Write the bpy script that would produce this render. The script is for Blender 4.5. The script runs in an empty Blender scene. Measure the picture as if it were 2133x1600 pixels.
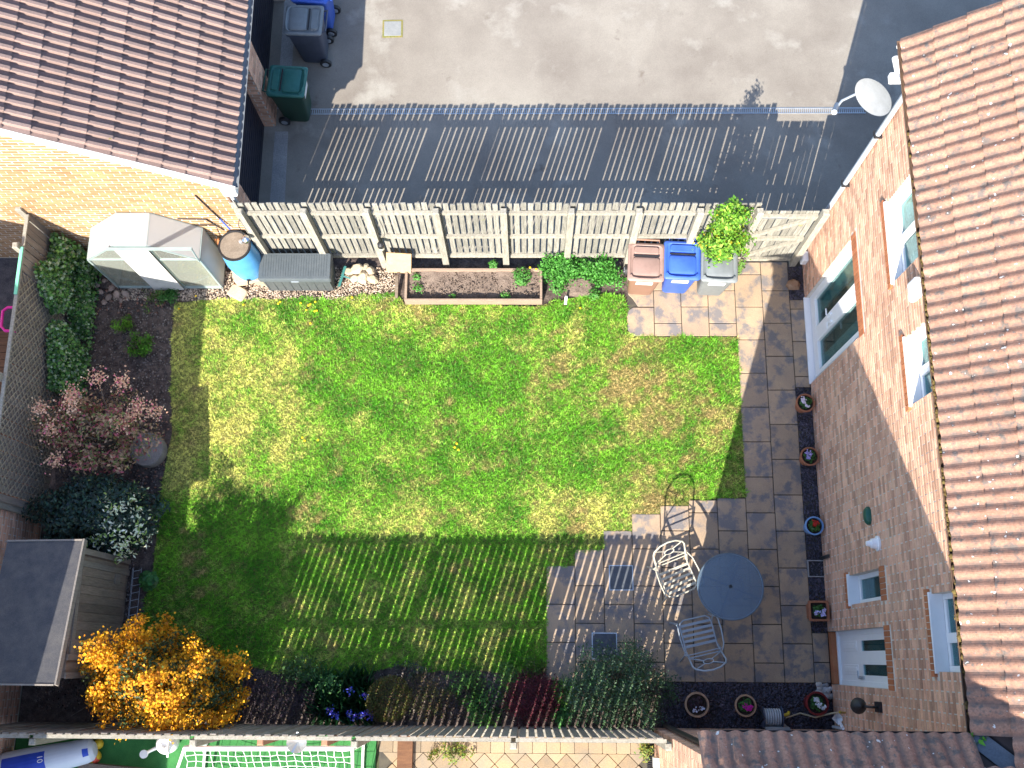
import bpy, math, random
import numpy as np
from mathutils import Vector, Matrix
random.seed(7); RNG = np.random.default_rng(7)
SC = bpy.context.scene
COL = SC.collection
# ------------------------------------------------------------------ camera
cam = bpy.data.cameras.new('camera'); camo = bpy.data.objects.new('camera', cam); COL.objects.link(camo)
right = (0.99985809, 0.006478, -0.01555089); up = (-0.00226213, 0.96637779, 0.25711641); back = (0.01669363, -0.25704475, 0.96625531)
camo.matrix_world = Matrix(((right[0], up[0], back[0], -3.80875), (right[1], up[1], back[1], -6.12426), (right[2], up[2], back[2], 15.97427), (0, 0, 0, 1)))
cam.sensor_fit = 'HORIZONTAL'; cam.sensor_width = 36.0; cam.lens = 36.22; cam.clip_start = .1; cam.clip_end = 2000
SC.camera = camo
# ------------------------------------------------------------------ sky, sun, exposure
SUN_T = Vector((.31, 1.0, -.763)).normalized()          # direction in which the sunlight travels
W = bpy.data.worlds.new('World'); SC.world = W; W.use_nodes = True
nt = W.node_tree; nt.nodes.clear()
sky = nt.nodes.new('ShaderNodeTexSky'); sky.sky_type = 'NISHITA'; sky.sun_disc = False
sky.sun_elevation = math.radians(36.1); sky.sun_rotation = math.radians(197.2); sky.air_density = 1.0; sky.dust_density = 1.2; sky.ozone_density = 3.5
bg = nt.nodes.new('ShaderNodeBackground'); bg.inputs[1].default_value = .15
wo = nt.nodes.new('ShaderNodeOutputWorld'); nt.links.new(sky.outputs[0], bg.inputs[0]); nt.links.new(bg.outputs[0], wo.inputs[0])
sl = bpy.data.lights.new('sun', 'SUN'); sl.energy = 4.8; sl.angle = math.radians(.33); sl.color = (1.0, .93, .82)
so = bpy.data.objects.new('sun', sl); COL.objects.link(so); so.rotation_euler = SUN_T.to_track_quat('-Z', 'Y').to_euler(); so.location = (-8, -20, 20)
SC.view_settings.view_transform = 'Standard'; SC.view_settings.look = 'None'; SC.view_settings.gamma = 1.0
SC.view_settings.use_curve_mapping = False; SC.view_settings.exposure = 1.52
SC.cycles.max_bounces = 6; SC.cycles.transparent_max_bounces = 12; SC.cycles.diffuse_bounces = 3; SC.cycles.glossy_bounces = 3
SC.cycles.use_denoising = True

# ------------------------------------------------------------------ helpers: objects
WL = {}
def link(o):
    COL.objects.link(o); return o
def tag(o, label=None, cat=None, group=None, kind=None):
    if label: o['label'] = label
    if cat: o['category'] = cat
    if group: o['group'] = group
    if kind: o['kind'] = kind
    return o
def thing(name, label, cat, loc=(0, 0, 0), rz=0, group=None):
    o = link(bpy.data.objects.new(name, None)); o.location = loc; o.rotation_euler = (0, 0, rz); o.empty_display_size = .1
    WL[o.name] = Vector(loc); return tag(o, label, cat, group)
def put(name, mesh, parent=None, loc=None, rot=None, mat4=None, local=False):
    """loc is a world position unless local; mesh data may be shared"""
    o = link(bpy.data.objects.new(name, mesh))
    base = Vector((0, 0, 0)) if (parent is None or local) else WL[parent.name]
    if parent: o.parent = parent
    if mat4 is not None:
        o.matrix_local = Matrix.Translation(-base) @ mat4; WL[o.name] = mat4.to_translation()
    else:
        l = Vector(loc or (0, 0, 0)); o.location = l - base
        if rot: o.rotation_euler = rot
        WL[o.name] = l
    return o
def copy_tree(o, parent=None):
    c = o.copy(); link(c); c.parent = parent; WL[c.name] = WL.get(o.name, Vector((0, 0, 0)))
    for ch in list(o.children): copy_tree(ch, c)
    return c

class MB:
    def __init__(s): s.v = []; s.f = []; s.m = []
    def add(s, vs, fs, mi=0, T=None):
        b = len(s.v)
        s.v += [tuple(T @ Vector(v)) for v in vs] if T is not None else [tuple(v) for v in vs]
        s.f += [tuple(b + i for i in f) for f in fs]; s.m += [mi] * len(fs); return s
    def box(s, c, d, rz=0, mi=0, T=None, skip=()):
        x, y, z = d[0] / 2, d[1] / 2, d[2] / 2
        vs = [(-x, -y, -z), (x, -y, -z), (x, y, -z), (-x, y, -z), (-x, -y, z), (x, -y, z), (x, y, z), (-x, y, z)]
        M_ = Matrix.Translation(c) @ Matrix.Rotation(rz, 4, 'Z')
        if T is not None: M_ = T @ M_
        fs = [(0, 3, 2, 1), (4, 5, 6, 7), (0, 1, 5, 4), (1, 2, 6, 5), (2, 3, 7, 6), (3, 0, 4, 7)]
        return s.add(vs, [f for i, f in enumerate(fs) if i not in skip], mi, M_)
    def b2(s, lo, hi, mi=0):
        return s.box([(a + b) / 2 for a, b in zip(lo, hi)], [abs(b - a) for a, b in zip(lo, hi)], 0, mi)
    def beam(s, p0, p1, w, h, upv=(0, 0, 1), mi=0):
        p0, p1 = Vector(p0), Vector(p1); d = (p1 - p0); L = d.length; d.normalize(); u = Vector(upv)
        a = d.cross(u)
        if a.length < 1e-4: a = d.cross(Vector((0, 1, 0)))
        a.normalize(); u = a.cross(d)
        T = Matrix(((a.x, d.x, u.x, 0), (a.y, d.y, u.y, 0), (a.z, d.z, u.z, 0), (0, 0, 0, 1))); T.translation = (p0 + p1) / 2
        return s.box((0, 0, 0), (w, L, h), 0, mi, T)
    def tube(s, pts, r, n=8, mi=0, closed=False, T=None, sq=1.0):
        pts = [Vector(p) for p in pts]; N = len(pts); vs = []; fs = []
        rr = r if isinstance(r, (list, tuple)) else [r] * N
        prev = None
        for i, p in enumerate(pts):
            a = pts[(i - 1) % N] if (closed or i) else p; b = pts[(i + 1) % N] if (closed or i < N - 1) else p
            t = (b - a).normalized()
            ref = prev if prev is not None else (Vector((0, 0, 1)) if abs(t.z) < .9 else Vector((1, 0, 0)))
            x = ref - t * ref.dot(t)
            if x.length < 1e-5: x = t.orthogonal()
            x.normalize(); prev = x; y = t.cross(x)
            for k in range(n):
                an = 2 * math.pi * k / n; vs.append(p + x * (rr[i] * math.cos(an)) + y * (rr[i] * sq * math.sin(an)))
        R = N if closed else N - 1
        for i in range(R):
            for k in range(n):
                j = (i + 1) % N; fs.append((i * n + k, i * n + (k + 1) % n, j * n + (k + 1) % n, j * n + k))
        if not closed: fs += [tuple(range(n))[::-1], tuple((N - 1) * n + k for k in range(n))]
        return s.add(vs, fs, mi, T)
    def lathe(s, prof, n=24, c=(0, 0, 0), mi=0, T=None, sx=1, sy=1):
        vs = []; fs = []
        for r, z in prof:
            for k in range(n):
                a = 2 * math.pi * k / n; vs.append((c[0] + r * sx * math.cos(a), c[1] + r * sy * math.sin(a), c[2] + z))
        for i in range(len(prof) - 1):
            for k in range(n): fs.append((i * n + k, i * n + (k + 1) % n, (i + 1) * n + (k + 1) % n, (i + 1) * n + k))
        if prof[0][0] > 1e-6: fs.append(tuple(range(n))[::-1])
        if prof[-1][0] > 1e-6: fs.append(tuple((len(prof) - 1) * n + k for k in range(n)))
        return s.add(vs, fs, mi, T)
    def loft(s, rings, mi=0, T=None, cap0=True, cap1=True):
        n = len(rings[0]); vs = [p for r in rings for p in r]; fs = []
        for i in range(len(rings) - 1):
            for k in range(n): fs.append((i * n + k, i * n + (k + 1) % n, (i + 1) * n + (k + 1) % n, (i + 1) * n + k))
        if cap0: fs.append(tuple(range(n))[::-1])
        if cap1: fs.append(tuple((len(rings) - 1) * n + k for k in range(n)))
        return s.add(vs, fs, mi, T)
    def mesh(s, name, mats, smooth=False):
        me = bpy.data.meshes.new(name); me.from_pydata(s.v, [], s.f)
        for m in (mats if isinstance(mats, (list, tuple)) else [mats]): me.materials.append(m)
        if any(s.m): me.polygons.foreach_set('material_index', s.m)
        if smooth:
            me.polygons.foreach_set('use_smooth', [True] * len(s.f))
            try: me.set_sharp_from_angle(angle=math.radians(40))
            except Exception: pass
        me.update(); return me
    def build(s, name, mats, parent=None, smooth=False, local=False, bevel=0, kind=None):
        o = put(name, s.mesh(name, mats, smooth), parent, local=local)
        if bevel:
            b = o.modifiers.new('bevel', 'BEVEL'); b.width = bevel; b.segments = 2; b.limit_method = 'ANGLE'
        if kind: o['kind'] = kind
        return o
def rrect(w, d, r, z, n=3, cx=0, cy=0):
    out = []
    for sx, sy, a0 in ((1, 1, 0), (-1, 1, 90), (-1, -1, 180), (1, -1, 270)):
        for k in range(n + 1):
            a = math.radians(a0 + 90 * k / n); out.append((cx + sx * (w / 2 - r) + r * math.cos(a), cy + sy * (d / 2 - r) + r * math.sin(a), z))
    return out
def npmesh(name, V, F, mat, cols=None, smooth=False):
    V = np.asarray(V, np.float32); F = np.asarray(F, np.int32); k = F.shape[1]
    me = bpy.data.meshes.new(name); me.vertices.add(len(V)); me.vertices.foreach_set('co', V.ravel())
    me.loops.add(F.size); me.loops.foreach_set('vertex_index', F.ravel())
    me.polygons.add(len(F)); me.polygons.foreach_set('loop_start', np.arange(0, F.size, k, dtype=np.int32))
    if smooth: me.polygons.foreach_set('use_smooth', np.ones(len(F), bool))
    me.materials.append(mat)
    if cols is not None:
        at = me.color_attributes.new('Col', 'FLOAT_COLOR', 'POINT')
        at.data.foreach_set('color', np.concatenate([cols, np.ones((len(cols), 1))], 1).astype(np.float32).ravel())
    me.update(calc_edges=True); me.validate(); return me

# ------------------------------------------------------------------ helpers: materials
MATS = {}
def ramp2(nt, a, b, fac):
    m = nt.nodes.new('ShaderNodeMix'); m.data_type = 'RGBA'
    for sock, v in ((m.inputs[6], a), (m.inputs[7], b)):
        if isinstance(v, tuple): sock.default_value = (*v, 1)
        else: nt.links.new(v, sock)
    if isinstance(fac, float): m.inputs[0].default_value = fac
    else: nt.links.new(fac, m.inputs[0])
    return m.outputs[2]
def maprange(nt, v, a, b, c=0., d=1.):
    m = nt.nodes.new('ShaderNodeMapRange'); nt.links.new(v, m.inputs[0])
    for i, x in enumerate((a, b, c, d)): m.inputs[i + 1].default_value = x
    return m.outputs[0]
def noise(nt, pos, scale, detail=4, rough=.6, stretch=None, off=None):
    n = nt.nodes.new('ShaderNodeTexNoise'); n.inputs['Scale'].default_value = scale; n.inputs['Detail'].default_value = detail; n.inputs['Roughness'].default_value = rough
    if stretch:
        mp = nt.nodes.new('ShaderNodeMapping'); mp.inputs['Scale'].default_value = stretch; nt.links.new(pos, mp.inputs[0]); pos = mp.outputs[0]
    nt.links.new(pos, n.inputs['Vector']); return n.outputs[0]
def mat(name, c1, c2=None, scale=4, lo=.35, hi=.65, rough=.8, metal=0, stretch=None, fine=0, fscale=60, bump=0, bscale=80, bstretch=None,
        rnd=0, island=0, spots=(), spec=.35, coat=0, soft=.04):
    """noise-mixed colours in world space; rnd/island vary brightness from piece to piece; spots = (colour, scale, threshold)"""
    m = bpy.data.materials.new(name); m.use_nodes = True; nt = m.node_tree; b = nt.nodes['Principled BSDF']
    b.inputs['Roughness'].default_value = rough; b.inputs['Metallic'].default_value = metal; b.inputs['Specular IOR Level'].default_value = spec
    if coat: b.inputs['Coat Weight'].default_value = coat
    g = nt.nodes.new('ShaderNodeNewGeometry'); pos = g.outputs['Position']
    col = nt.nodes.new('ShaderNodeRGB').outputs[0]; col.default_value = (*c1, 1)
    if c2: col = ramp2(nt, col, c2, maprange(nt, noise(nt, pos, scale, 5, .6, stretch), lo, hi))
    for sc_, ss, th in spots:
        col = ramp2(nt, col, sc_, maprange(nt, noise(nt, pos, ss, 4, .6), th, th + soft))
    hsv = None
    if fine or rnd or island:
        hsv = nt.nodes.new('ShaderNodeHueSaturation'); nt.links.new(col, hsv.inputs['Color']); val = None
        def acc(v):
            nonlocal val
            if val is None: val = v
            else:
                a = nt.nodes.new('ShaderNodeMath'); a.operation = 'MULTIPLY'; nt.links.new(val, a.inputs[0]); nt.links.new(v, a.inputs[1]); val = a.outputs[0]
        if fine: acc(maprange(nt, noise(nt, pos, fscale, 3, .7, bstretch), .25, .75, 1 - fine, 1 + fine))
        if rnd:
            oi = nt.nodes.new('ShaderNodeObjectInfo'); acc(maprange(nt, oi.outputs['Random'], 0, 1, 1 - rnd, 1 + rnd))
        if island: acc(maprange(nt, g.outputs['Random Per Island'], 0, 1, 1 - island, 1 + island))
        nt.links.new(val, hsv.inputs['Value']); col = hsv.outputs[0]
    nt.links.new(col, b.inputs['Base Color'])
    if bump:
        bp = nt.nodes.new('ShaderNodeBump'); bp.inputs['Strength'].default_value = bump; bp.inputs['Distance'].default_value = .02
        nt.links.new(noise(nt, pos, bscale, 4, .65, bstretch), bp.inputs['Height']); nt.links.new(bp.outputs[0], b.inputs['Normal'])
    MATS[name] = m; return m
def leafmat(name, rough=.55, trans=.25):
    m = bpy.data.materials.new(name); m.use_nodes = True; nt = m.node_tree; b = nt.nodes['Principled BSDF']; b.inputs['Roughness'].default_value = rough
    b.inputs['Specular IOR Level'].default_value = .3
    a = nt.nodes.new('ShaderNodeAttribute'); a.attribute_name = 'Col'; nt.links.new(a.outputs[0], b.inputs['Base Color'])
    t = nt.nodes.new('ShaderNodeBsdfTranslucent'); nt.links.new(a.outputs[0], t.inputs[0])
    mx = nt.nodes.new('ShaderNodeMixShader'); mx.inputs[0].default_value = trans
    nt.links.new(b.outputs[0], mx.inputs[1]); nt.links.new(t.outputs[0], mx.inputs[2]); nt.links.new(mx.outputs[0], nt.nodes['Material Output'].inputs[0]); return m
def glassmat(name, tint, gloss=.12, rough=.02, haze=0, hazecol=(.8, .85, .85)):
    m = bpy.data.materials.new(name); m.use_nodes = True; nt = m.node_tree; nt.nodes.remove(nt.nodes['Principled BSDF'])
    tr = nt.nodes.new('ShaderNodeBsdfTransparent'); tr.inputs[0].default_value = (*tint, 1)
    gl = nt.nodes.new('ShaderNodeBsdfGlossy'); gl.inputs['Roughness'].default_value = rough
    fr = nt.nodes.new('ShaderNodeFresnel'); fr.inputs[0].default_value = 1.5
    f2 = maprange(nt, fr.outputs[0], 0, 1, gloss, .55)
    mx = nt.nodes.new('ShaderNodeMixShader'); nt.links.new(f2, mx.inputs[0]); nt.links.new(tr.outputs[0], mx.inputs[1]); nt.links.new(gl.outputs[0], mx.inputs[2]); out = mx.outputs[0]
    if haze:
        df = nt.nodes.new('ShaderNodeBsdfDiffuse'); df.inputs[0].default_value = (*hazecol, 1); tl = nt.nodes.new('ShaderNodeBsdfTranslucent'); tl.inputs[0].default_value = (*hazecol, 1)
        m1 = nt.nodes.new('ShaderNodeMixShader'); m1.inputs[0].default_value = .4; nt.links.new(df.outputs[0], m1.inputs[1]); nt.links.new(tl.outputs[0], m1.inputs[2])
        m2 = nt.nodes.new('ShaderNodeMixShader'); m2.inputs[0].default_value = haze; nt.links.new(out, m2.inputs[1]); nt.links.new(m1.outputs[0], m2.inputs[2]); out = m2.outputs[0]
    nt.links.new(out, nt.nodes['Material Output'].inputs[0]); return m

m_soil = mat('soil', (.055, .042, .038), (.13, .10, .085), 9, fine=.5, fscale=45, bump=.8, bscale=35, rough=.95, spec=.1)
m_ground = mat('ground', (.06, .07, .035), (.10, .09, .05), 2, fine=.3, rough=.95, spec=.1)
m_drive = mat('drive_surface', (.185, .162, .138), (.268, .243, .207), .55, .36, .64, fine=.16, fscale=70, bump=.25, bscale=160, rough=.9, spec=.2, soft=.14, spots=(((.29, .27, .235), 1.3, .56), ((.13, .105, .085), 2.3, .64)))
m_concrete = mat('concrete', (.25, .25, .25), (.34, .33, .32), 3, fine=.25, fscale=40, bump=.3, rough=.9)
m_slab = mat('slab', (.40, .29, .19), (.31, .23, .165), 2.6, .35, .65, soft=.12, fine=.22, fscale=55, bump=.45, bscale=45, bstretch=(1, 2.5, 1), rough=.85, rnd=.10,
             spots=(((.175, .16, .158), 3.6, .475), ((.33, .24, .16), 9, .57)))
m_joint = mat('slab_joint', (.05, .045, .04), (.09, .08, .06), 6, rough=.95)
m_slate = mat('slate_chip', (.035, .032, .05), (.085, .075, .10), 8, rough=.5, island=.6, spec=.5)
m_gravel = mat('gravel_stone', (.34, .25, .18), (.46, .38, .30), 9, rough=.85, island=.55)
m_brick = mat('brick', (.66, .41, .28), (.54, .30, .205), 5, fine=.16, fscale=60, bump=.3, bscale=120, rough=.9, island=.30, rnd=.0)
m_brickp = mat('brick_single', (.345, .205, .10), (.30, .165, .075), 3, fine=.12, fscale=90, bump=.3, bscale=120, rough=.9, rnd=.2)
m_brickg = mat('brick_garage', (.345, .205, .10), (.30, .165, .075), 3, fine=.12, fscale=90, bump=.3, bscale=120, rough=.9, island=.2)
m_soldier = mat('soldier_brick', (.44, .17, .075), (.38, .13, .06), 6, fine=.1, rough=.9, rnd=.15)
m_mortar = mat('mortar', (.66, .62, .56), (.56, .52, .46), 7, fine=.15, rough=.95)
m_tile = mat('roof_tile', (.37, .205, .138), (.275, .145, .10), 6, .3, .7, fine=.30, fscale=38, bump=.35, bscale=90, rough=.9, rnd=.13, soft=.10,
             spots=(((.14, .115, .10), 9, .54), ((.13, .11, .10), 30, .60)))
def lichen(m, spots):
    nt = m.node_tree; b = nt.nodes['Principled BSDF']; l = b.inputs['Base Color'].links[0]; col = l.from_socket; g = nt.nodes.new('ShaderNodeNewGeometry')
    for c, sc_, th in spots: col = ramp2(nt, col, c, maprange(nt, noise(nt, g.outputs['Position'], sc_, 2, .4), th, th + .02))
    nt.links.new(col, b.inputs['Base Color'])
def trough_dirt(m, pitch, c):
    nt = m.node_tree; b = nt.nodes['Principled BSDF']; col = b.inputs['Base Color'].links[0].from_socket; tc = nt.nodes.new('ShaderNodeTexCoord'); sp = nt.nodes.new('ShaderNodeSeparateXYZ'); nt.links.new(tc.outputs['Object'], sp.inputs[0])
    w = nt.nodes.new('ShaderNodeMath'); w.operation = 'MULTIPLY'; w.inputs[1].default_value = 2 * math.pi / pitch; nt.links.new(sp.outputs[0], w.inputs[0]); cs = nt.nodes.new('ShaderNodeMath'); cs.operation = 'COSINE'; nt.links.new(w.outputs[0], cs.inputs[0])
    g = nt.nodes.new('ShaderNodeNewGeometry'); n_ = noise(nt, g.outputs['Position'], 14, 4, .6); ad = nt.nodes.new('ShaderNodeMath'); ad.operation = 'MULTIPLY_ADD'; nt.links.new(n_, ad.inputs[0]); ad.inputs[1].default_value = 3.2; nt.links.new(cs.outputs[0], ad.inputs[2])
    nt.links.new(ramp2(nt, col, c, maprange(nt, ad.outputs[0], 1.5, 2.9, 0, .75)), b.inputs['Base Color'])
trough_dirt(m_tile, .145, (.12, .095, .085)); lichen(m_tile, (((.62, .60, .56), 18, .712), ((.60, .33, .03), 5.5, .83)))
m_tileg = mat('garage_tile', (.215, .155, .135), (.25, .172, .148), 6, fine=.18, fscale=45, bump=.3, bscale=90, rough=.9, rnd=.12, soft=.02, spots=(((.55, .53, .52), 18, .72), ((.14, .12, .03), 10, .72)))
m_underlay = mat('roof_underlay', (.045, .035, .035), rough=.95)
m_white = mat('white_plastic', (.80, .80, .80), rough=.35, fine=.03, fscale=8)
m_whitewood = mat('white_paint', (.80, .79, .76), rough=.5, fine=.06, fscale=20)
m_lead = mat('lead', (.07, .085, .11), (.11, .125, .15), 4, rough=.55, fine=.2)
m_gutter = mat('brown_gutter', (.10, .065, .05), (.16, .10, .065), 12, fine=.25, rough=.6)
m_black = mat('black_plastic', (.018, .018, .02), (.03, .03, .033), 20, rough=.45)
m_moss = mat('moss_debris', (.09, .055, .02), (.13, .10, .03), 20, fine=.4, rough=.95)
m_wood = mat('fence_wood', (.28, .27, .232), (.165, .158, .135), 5, .34, .66, stretch=(9, 9, .8), fine=.30, fscale=30, bstretch=(6, 6, .4), bump=.4, bscale=30, rough=.9, rnd=.24, spots=(((.23, .235, .10), 5, .70),))
m_wood2 = mat('grey_fence_wood', (.25, .22, .19), (.175, .152, .13), 5, .3, .7, stretch=(9, 9, .8), fine=.22, fscale=30, bstretch=(6, 6, .4), bump=.4, bscale=30, rough=.9, rnd=.18)
m_lattice = mat('lattice_wood', (.33, .29, .22), (.24, .21, .16), 6, fine=.2, rough=.9, rnd=.15)
m_post = mat('post_wood', (.34, .318, .268), (.235, .22, .18), 5, stretch=(6, 6, 1), fine=.25, fscale=30, bstretch=(6, 6, .5), bump=.4, bscale=30, rough=.9, rnd=.1, spots=(((.20, .22, .07), 4, .72),))
m_postred = mat('reddish_post', (.36, .19, .12), (.29, .15, .10), 5, fine=.2, rough=.9)
m_deck = mat('brown_deck', (.16, .075, .035), (.11, .05, .025), 4, stretch=(1, 9, 1), fine=.25, rough=.75, rnd=.15)
m_planter = mat('planter_wood', (.30, .215, .16), (.22, .165, .125), 5, stretch=(1, 9, 9), fine=.25, rough=.9, rnd=.1)
m_ply = mat('plywood', (.56, .37, .19), (.47, .31, .17), 3, stretch=(1, 5, 1), fine=.12, fscale=12, rough=.8, spots=(((.33, .28, .2), 4, .62),))
m_felt = mat('roof_felt', (.060, .060, .068), (.095, .09, .088), 6, fine=.35, fscale=90, bump=.5, bscale=150, rough=.95, spots=(((.45, .44, .42), 9, .80),))
m_shed = mat('shed_board', (.13, .105, .085), (.19, .15, .12), 5, stretch=(9, 9, .8), fine=.25, fscale=30, bstretch=(6, 6, .4), rough=.9, rnd=.22)
m_box = mat('storage_plastic', (.07, .08, .085), (.085, .095, .10), 9, fine=.08, rough=.55, bump=.2, bscale=140)
m_boxtop = mat('storage_lid', (.075, .09, .10), (.09, .105, .115), 9, fine=.1, fscale=120, rough=.5)
m_barrel = mat('blue_barrel', (.07, .27, .56), (.10, .33, .62), 3, fine=.06, fscale=10, rough=.4, spots=(((.30, .45, .62), 4, .66),))
m_barrellid = mat('dirty_lid', (.16, .13, .10), (.22, .18, .14), 8, fine=.3, rough=.9)
m_steel = mat('galvanised', (.45, .48, .50), (.55, .57, .59), 12, rough=.4, metal=.7)
m_alu = mat('aluminium_frame', (.36, .44, .43), (.30, .38, .37), 6, rough=.4, metal=.3)
m_cream = mat('cream_metal', (.46, .43, .35), (.40, .375, .30), 8, rough=.45, fine=.08)
m_greymetal = mat('pale_grey_metal', (.30, .34, .38), (.265, .30, .34), 8, rough=.45, fine=.08)
m_terra = mat('terracotta', (.36, .14, .07), (.30, .12, .065), 6, fine=.2, fscale=25, rough=.85)
m_terra2 = mat('pale_terracotta', (.42, .26, .16), (.36, .22, .14), 6, fine=.2, fscale=25, rough=.85)
m_glaze = mat('blue_glaze', (.16, .30, .55), (.20, .36, .60), 5, rough=.25, fine=.1)
m_redpot = mat('red_pot', (.20, .02, .02), (.14, .015, .015), 5, rough=.4)
m_potsoil = mat('pot_soil', (.025, .018, .014), (.045, .03, .022), 30, fine=.4, rough=.95)
m_bbrown = mat('brown_bin', (.27, .15, .105), (.24, .135, .095), 3, rough=.55, fine=.06, fscale=12)
m_bbrownlid = mat('brown_lid', (.29, .195, .165), (.25, .165, .14), 3, rough=.5, fine=.08, fscale=10)
m_bblue = mat('blue_bin', (.035, .10, .46), (.045, .12, .50), 3, rough=.5, fine=.05, fscale=12)
m_bgrey = mat('grey_bin', (.16, .18, .19), (.19, .21, .22), 3, rough=.5, fine=.06, fscale=12)
m_bdark = mat('dark_bin', (.05, .065, .10), (.06, .075, .115), 3, rough=.5, fine=.08, fscale=12)
m_bgreen = mat('green_bin', (.012, .05, .035), (.018, .06, .04), 3, rough=.5, fine=.08, fscale=12)
m_bgreenlid = mat('green_lid', (.02, .11, .095), (.03, .13, .11), 3, rough=.5, fine=.1, fscale=12)
m_iron = mat('manhole_iron', (.06, .07, .085), (.085, .095, .11), 8, fine=.2, rough=.7)
m_turf = mat('artificial_turf', (.03, .17, .045), (.045, .21, .055), 6, fine=.5, fscale=120, bump=.6, bscale=200, rough=.8)
m_block = mat('paving_block', (.34, .245, .145), (.25, .20, .145), 2.5, fine=.15, fscale=40, rough=.9, rnd=.18, bump=.2)
m_vinyl = mat('white_vinyl', (.52, .58, .68), (.60, .65, .74), 2, rough=.35)
m_vinylblue = mat('blue_vinyl', (.02, .06, .42), (.03, .08, .50), 4, rough=.35)
m_yellow = mat('yellow_plastic', (.60, .40, .02), (.65, .46, .04), 8, rough=.5)
m_pink = mat('pink_plastic', (.75, .03, .30), rough=.4)
m_redblotch = mat('red_vinyl', (.55, .08, .05), rough=.4)
m_rubble = mat('rubble', (.22, .17, .14), (.32, .24, .19), 6, fine=.3, rough=.9, rnd=.35)
m_paleston = mat('pale_stone', (.48, .40, .28), (.40, .32, .22), 6, fine=.2, rough=.9, rnd=.2)
m_pebble = mat('pebble', (.36, .37, .39), (.45, .38, .32), 14, rough=.5, rnd=.4)
m_disc = mat('stone_disc', (.17, .155, .145), (.22, .20, .185), 8, fine=.3, fscale=50, bump=.4, rough=.95)
m_bark = mat('bark', (.10, .075, .055), (.15, .12, .09), 20, fine=.3, rough=.95)
m_twig = mat('pale_twig', (.22, .19, .16), (.16, .13, .11), 20, rough=.9)
m_room = mat('room_shade_tone', (.13, .22, .225), rough=.9)  # dimness of the unlit rooms is put into this panel colour
m_curtain = mat('curtain', (.55, .58, .58), (.42, .45, .46), 6, stretch=(1, 9, .3), rough=.9)
m_rake = mat('green_tool', (.04, .16, .15), rough=.45)
m_greenstrip = mat('green_strip', (.18, .55, .36), rough=.5)
m_thatch = mat('lawn_thatch', (.17, .16, .055), (.11, .13, .035), 12, fine=.5, fscale=60, rough=.95, spec=.1)
m_leaf = leafmat('leaf'); m_petal = leafmat('petal', .6, .2); m_grass = leafmat('grass_blade', .6, .2)
m_glass = glassmat('window_glass', (.62, .84, .84), .0)
m_ghglass = glassmat('greenhouse_glass', (.86, .90, .86), .05, .02, .18, (.75, .78, .72))
m_poly = glassmat('polycarbonate', (.82, .82, .80), .05, .2, .68, (.74, .74, .73))
m_table = glassmat('table_glass', (.58, .70, .78), .08, .25, .40, (.22, .30, .40))
m_garagedoor = mat('black_garage_door', (.018, .018, .028), rough=.5)

# ================================================================== GROUND
def sheet(name, poly, z, m, kind='structure', label=None):
    me = bpy.data.meshes.new(name); me.from_pydata([(x, y, z) for x, y in poly], [], [tuple(range(len(poly)))]); me.materials.append(m)
    o = put(name, me); tag(o, label, None, None, kind); return o
sheet('ground', [(-300, -300), (300, -300), (300, 300), (-300, 300)], -.06, m_ground)
sheet('driveway', [(-8.5, .30), (60, .30), (60, 60), (-8.5, 60)], -.006, m_drive, label='pale worn tarmac driveway behind the fence')
sheet('soil_bed', [(-11.4, -7.12), (.69, -7.12), (.69, .30), (-11.4, .30)], -.030, m_soil)
sheet('gravel_yard', [(-30, -4.1), (-11.4, -4.1), (-11.4, .30), (-30, .30)], -.030, mat('dark_yard', (.05, .045, .05), (.09, .08, .08), 9, fine=.5, fscale=60, rough=.95))
sheet('artificial_lawn', [(-11.4, -14), (-6.05, -14), (-6.05, -7.2), (-11.4, -7.2)], -.025, m_turf)
sheet('concrete_apron', [(-8.20, .32), (-7.93, .32), (-7.97, 2.62), (-8.20, 2.62)], -.002, m_concrete)
sheet('concrete_apron', [(-8.20, 3.05), (-7.98, 3.05), (-8.0, 9), (-8.20, 9)], -.002, m_concrete)
# drive details: channel drain, manhole, seam
t = thing('channel_drain', 'long galvanised channel drain grating across the driveway', 'drain', (-2.8, 3.0, 0))
b = MB()
for y in (2.95, 3.045): b.b2((-7.6, y - .008, -.02), (1.95, y + .008, .006))
b.build('frame', m_steel, t)
b = MB(); x = -7.58
while x < 1.93: b.b2((x, 2.958, -.02), (x + .012, 3.037, .002)); x += .034
b.build('grating_bar', m_steel, t, kind='stuff')
b = MB(); b.b2((-7.6, 2.958, -.03), (1.95, 3.037, -.012)); b.build('channel', m_black, t)
t = thing('manhole_cover', 'square pale manhole lid with mossy edges in the driveway', 'manhole', (-6.24, 4.63, 0))
MB().box((-6.24, 4.63, 0), (.30, .29, .016), .02).build('lid', mat('pale_lid', (.20, .21, .21), (.25, .255, .25), 9, fine=.1, rough=.8), t, bevel=.003)
MB().box((-6.24, 4.63, -.002), (.36, .35, .008), .02).build('rim', mat('mossy_rim', (.22, .18, .06), (.16, .17, .05), 14, fine=.4, rough=.95), t)

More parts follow.
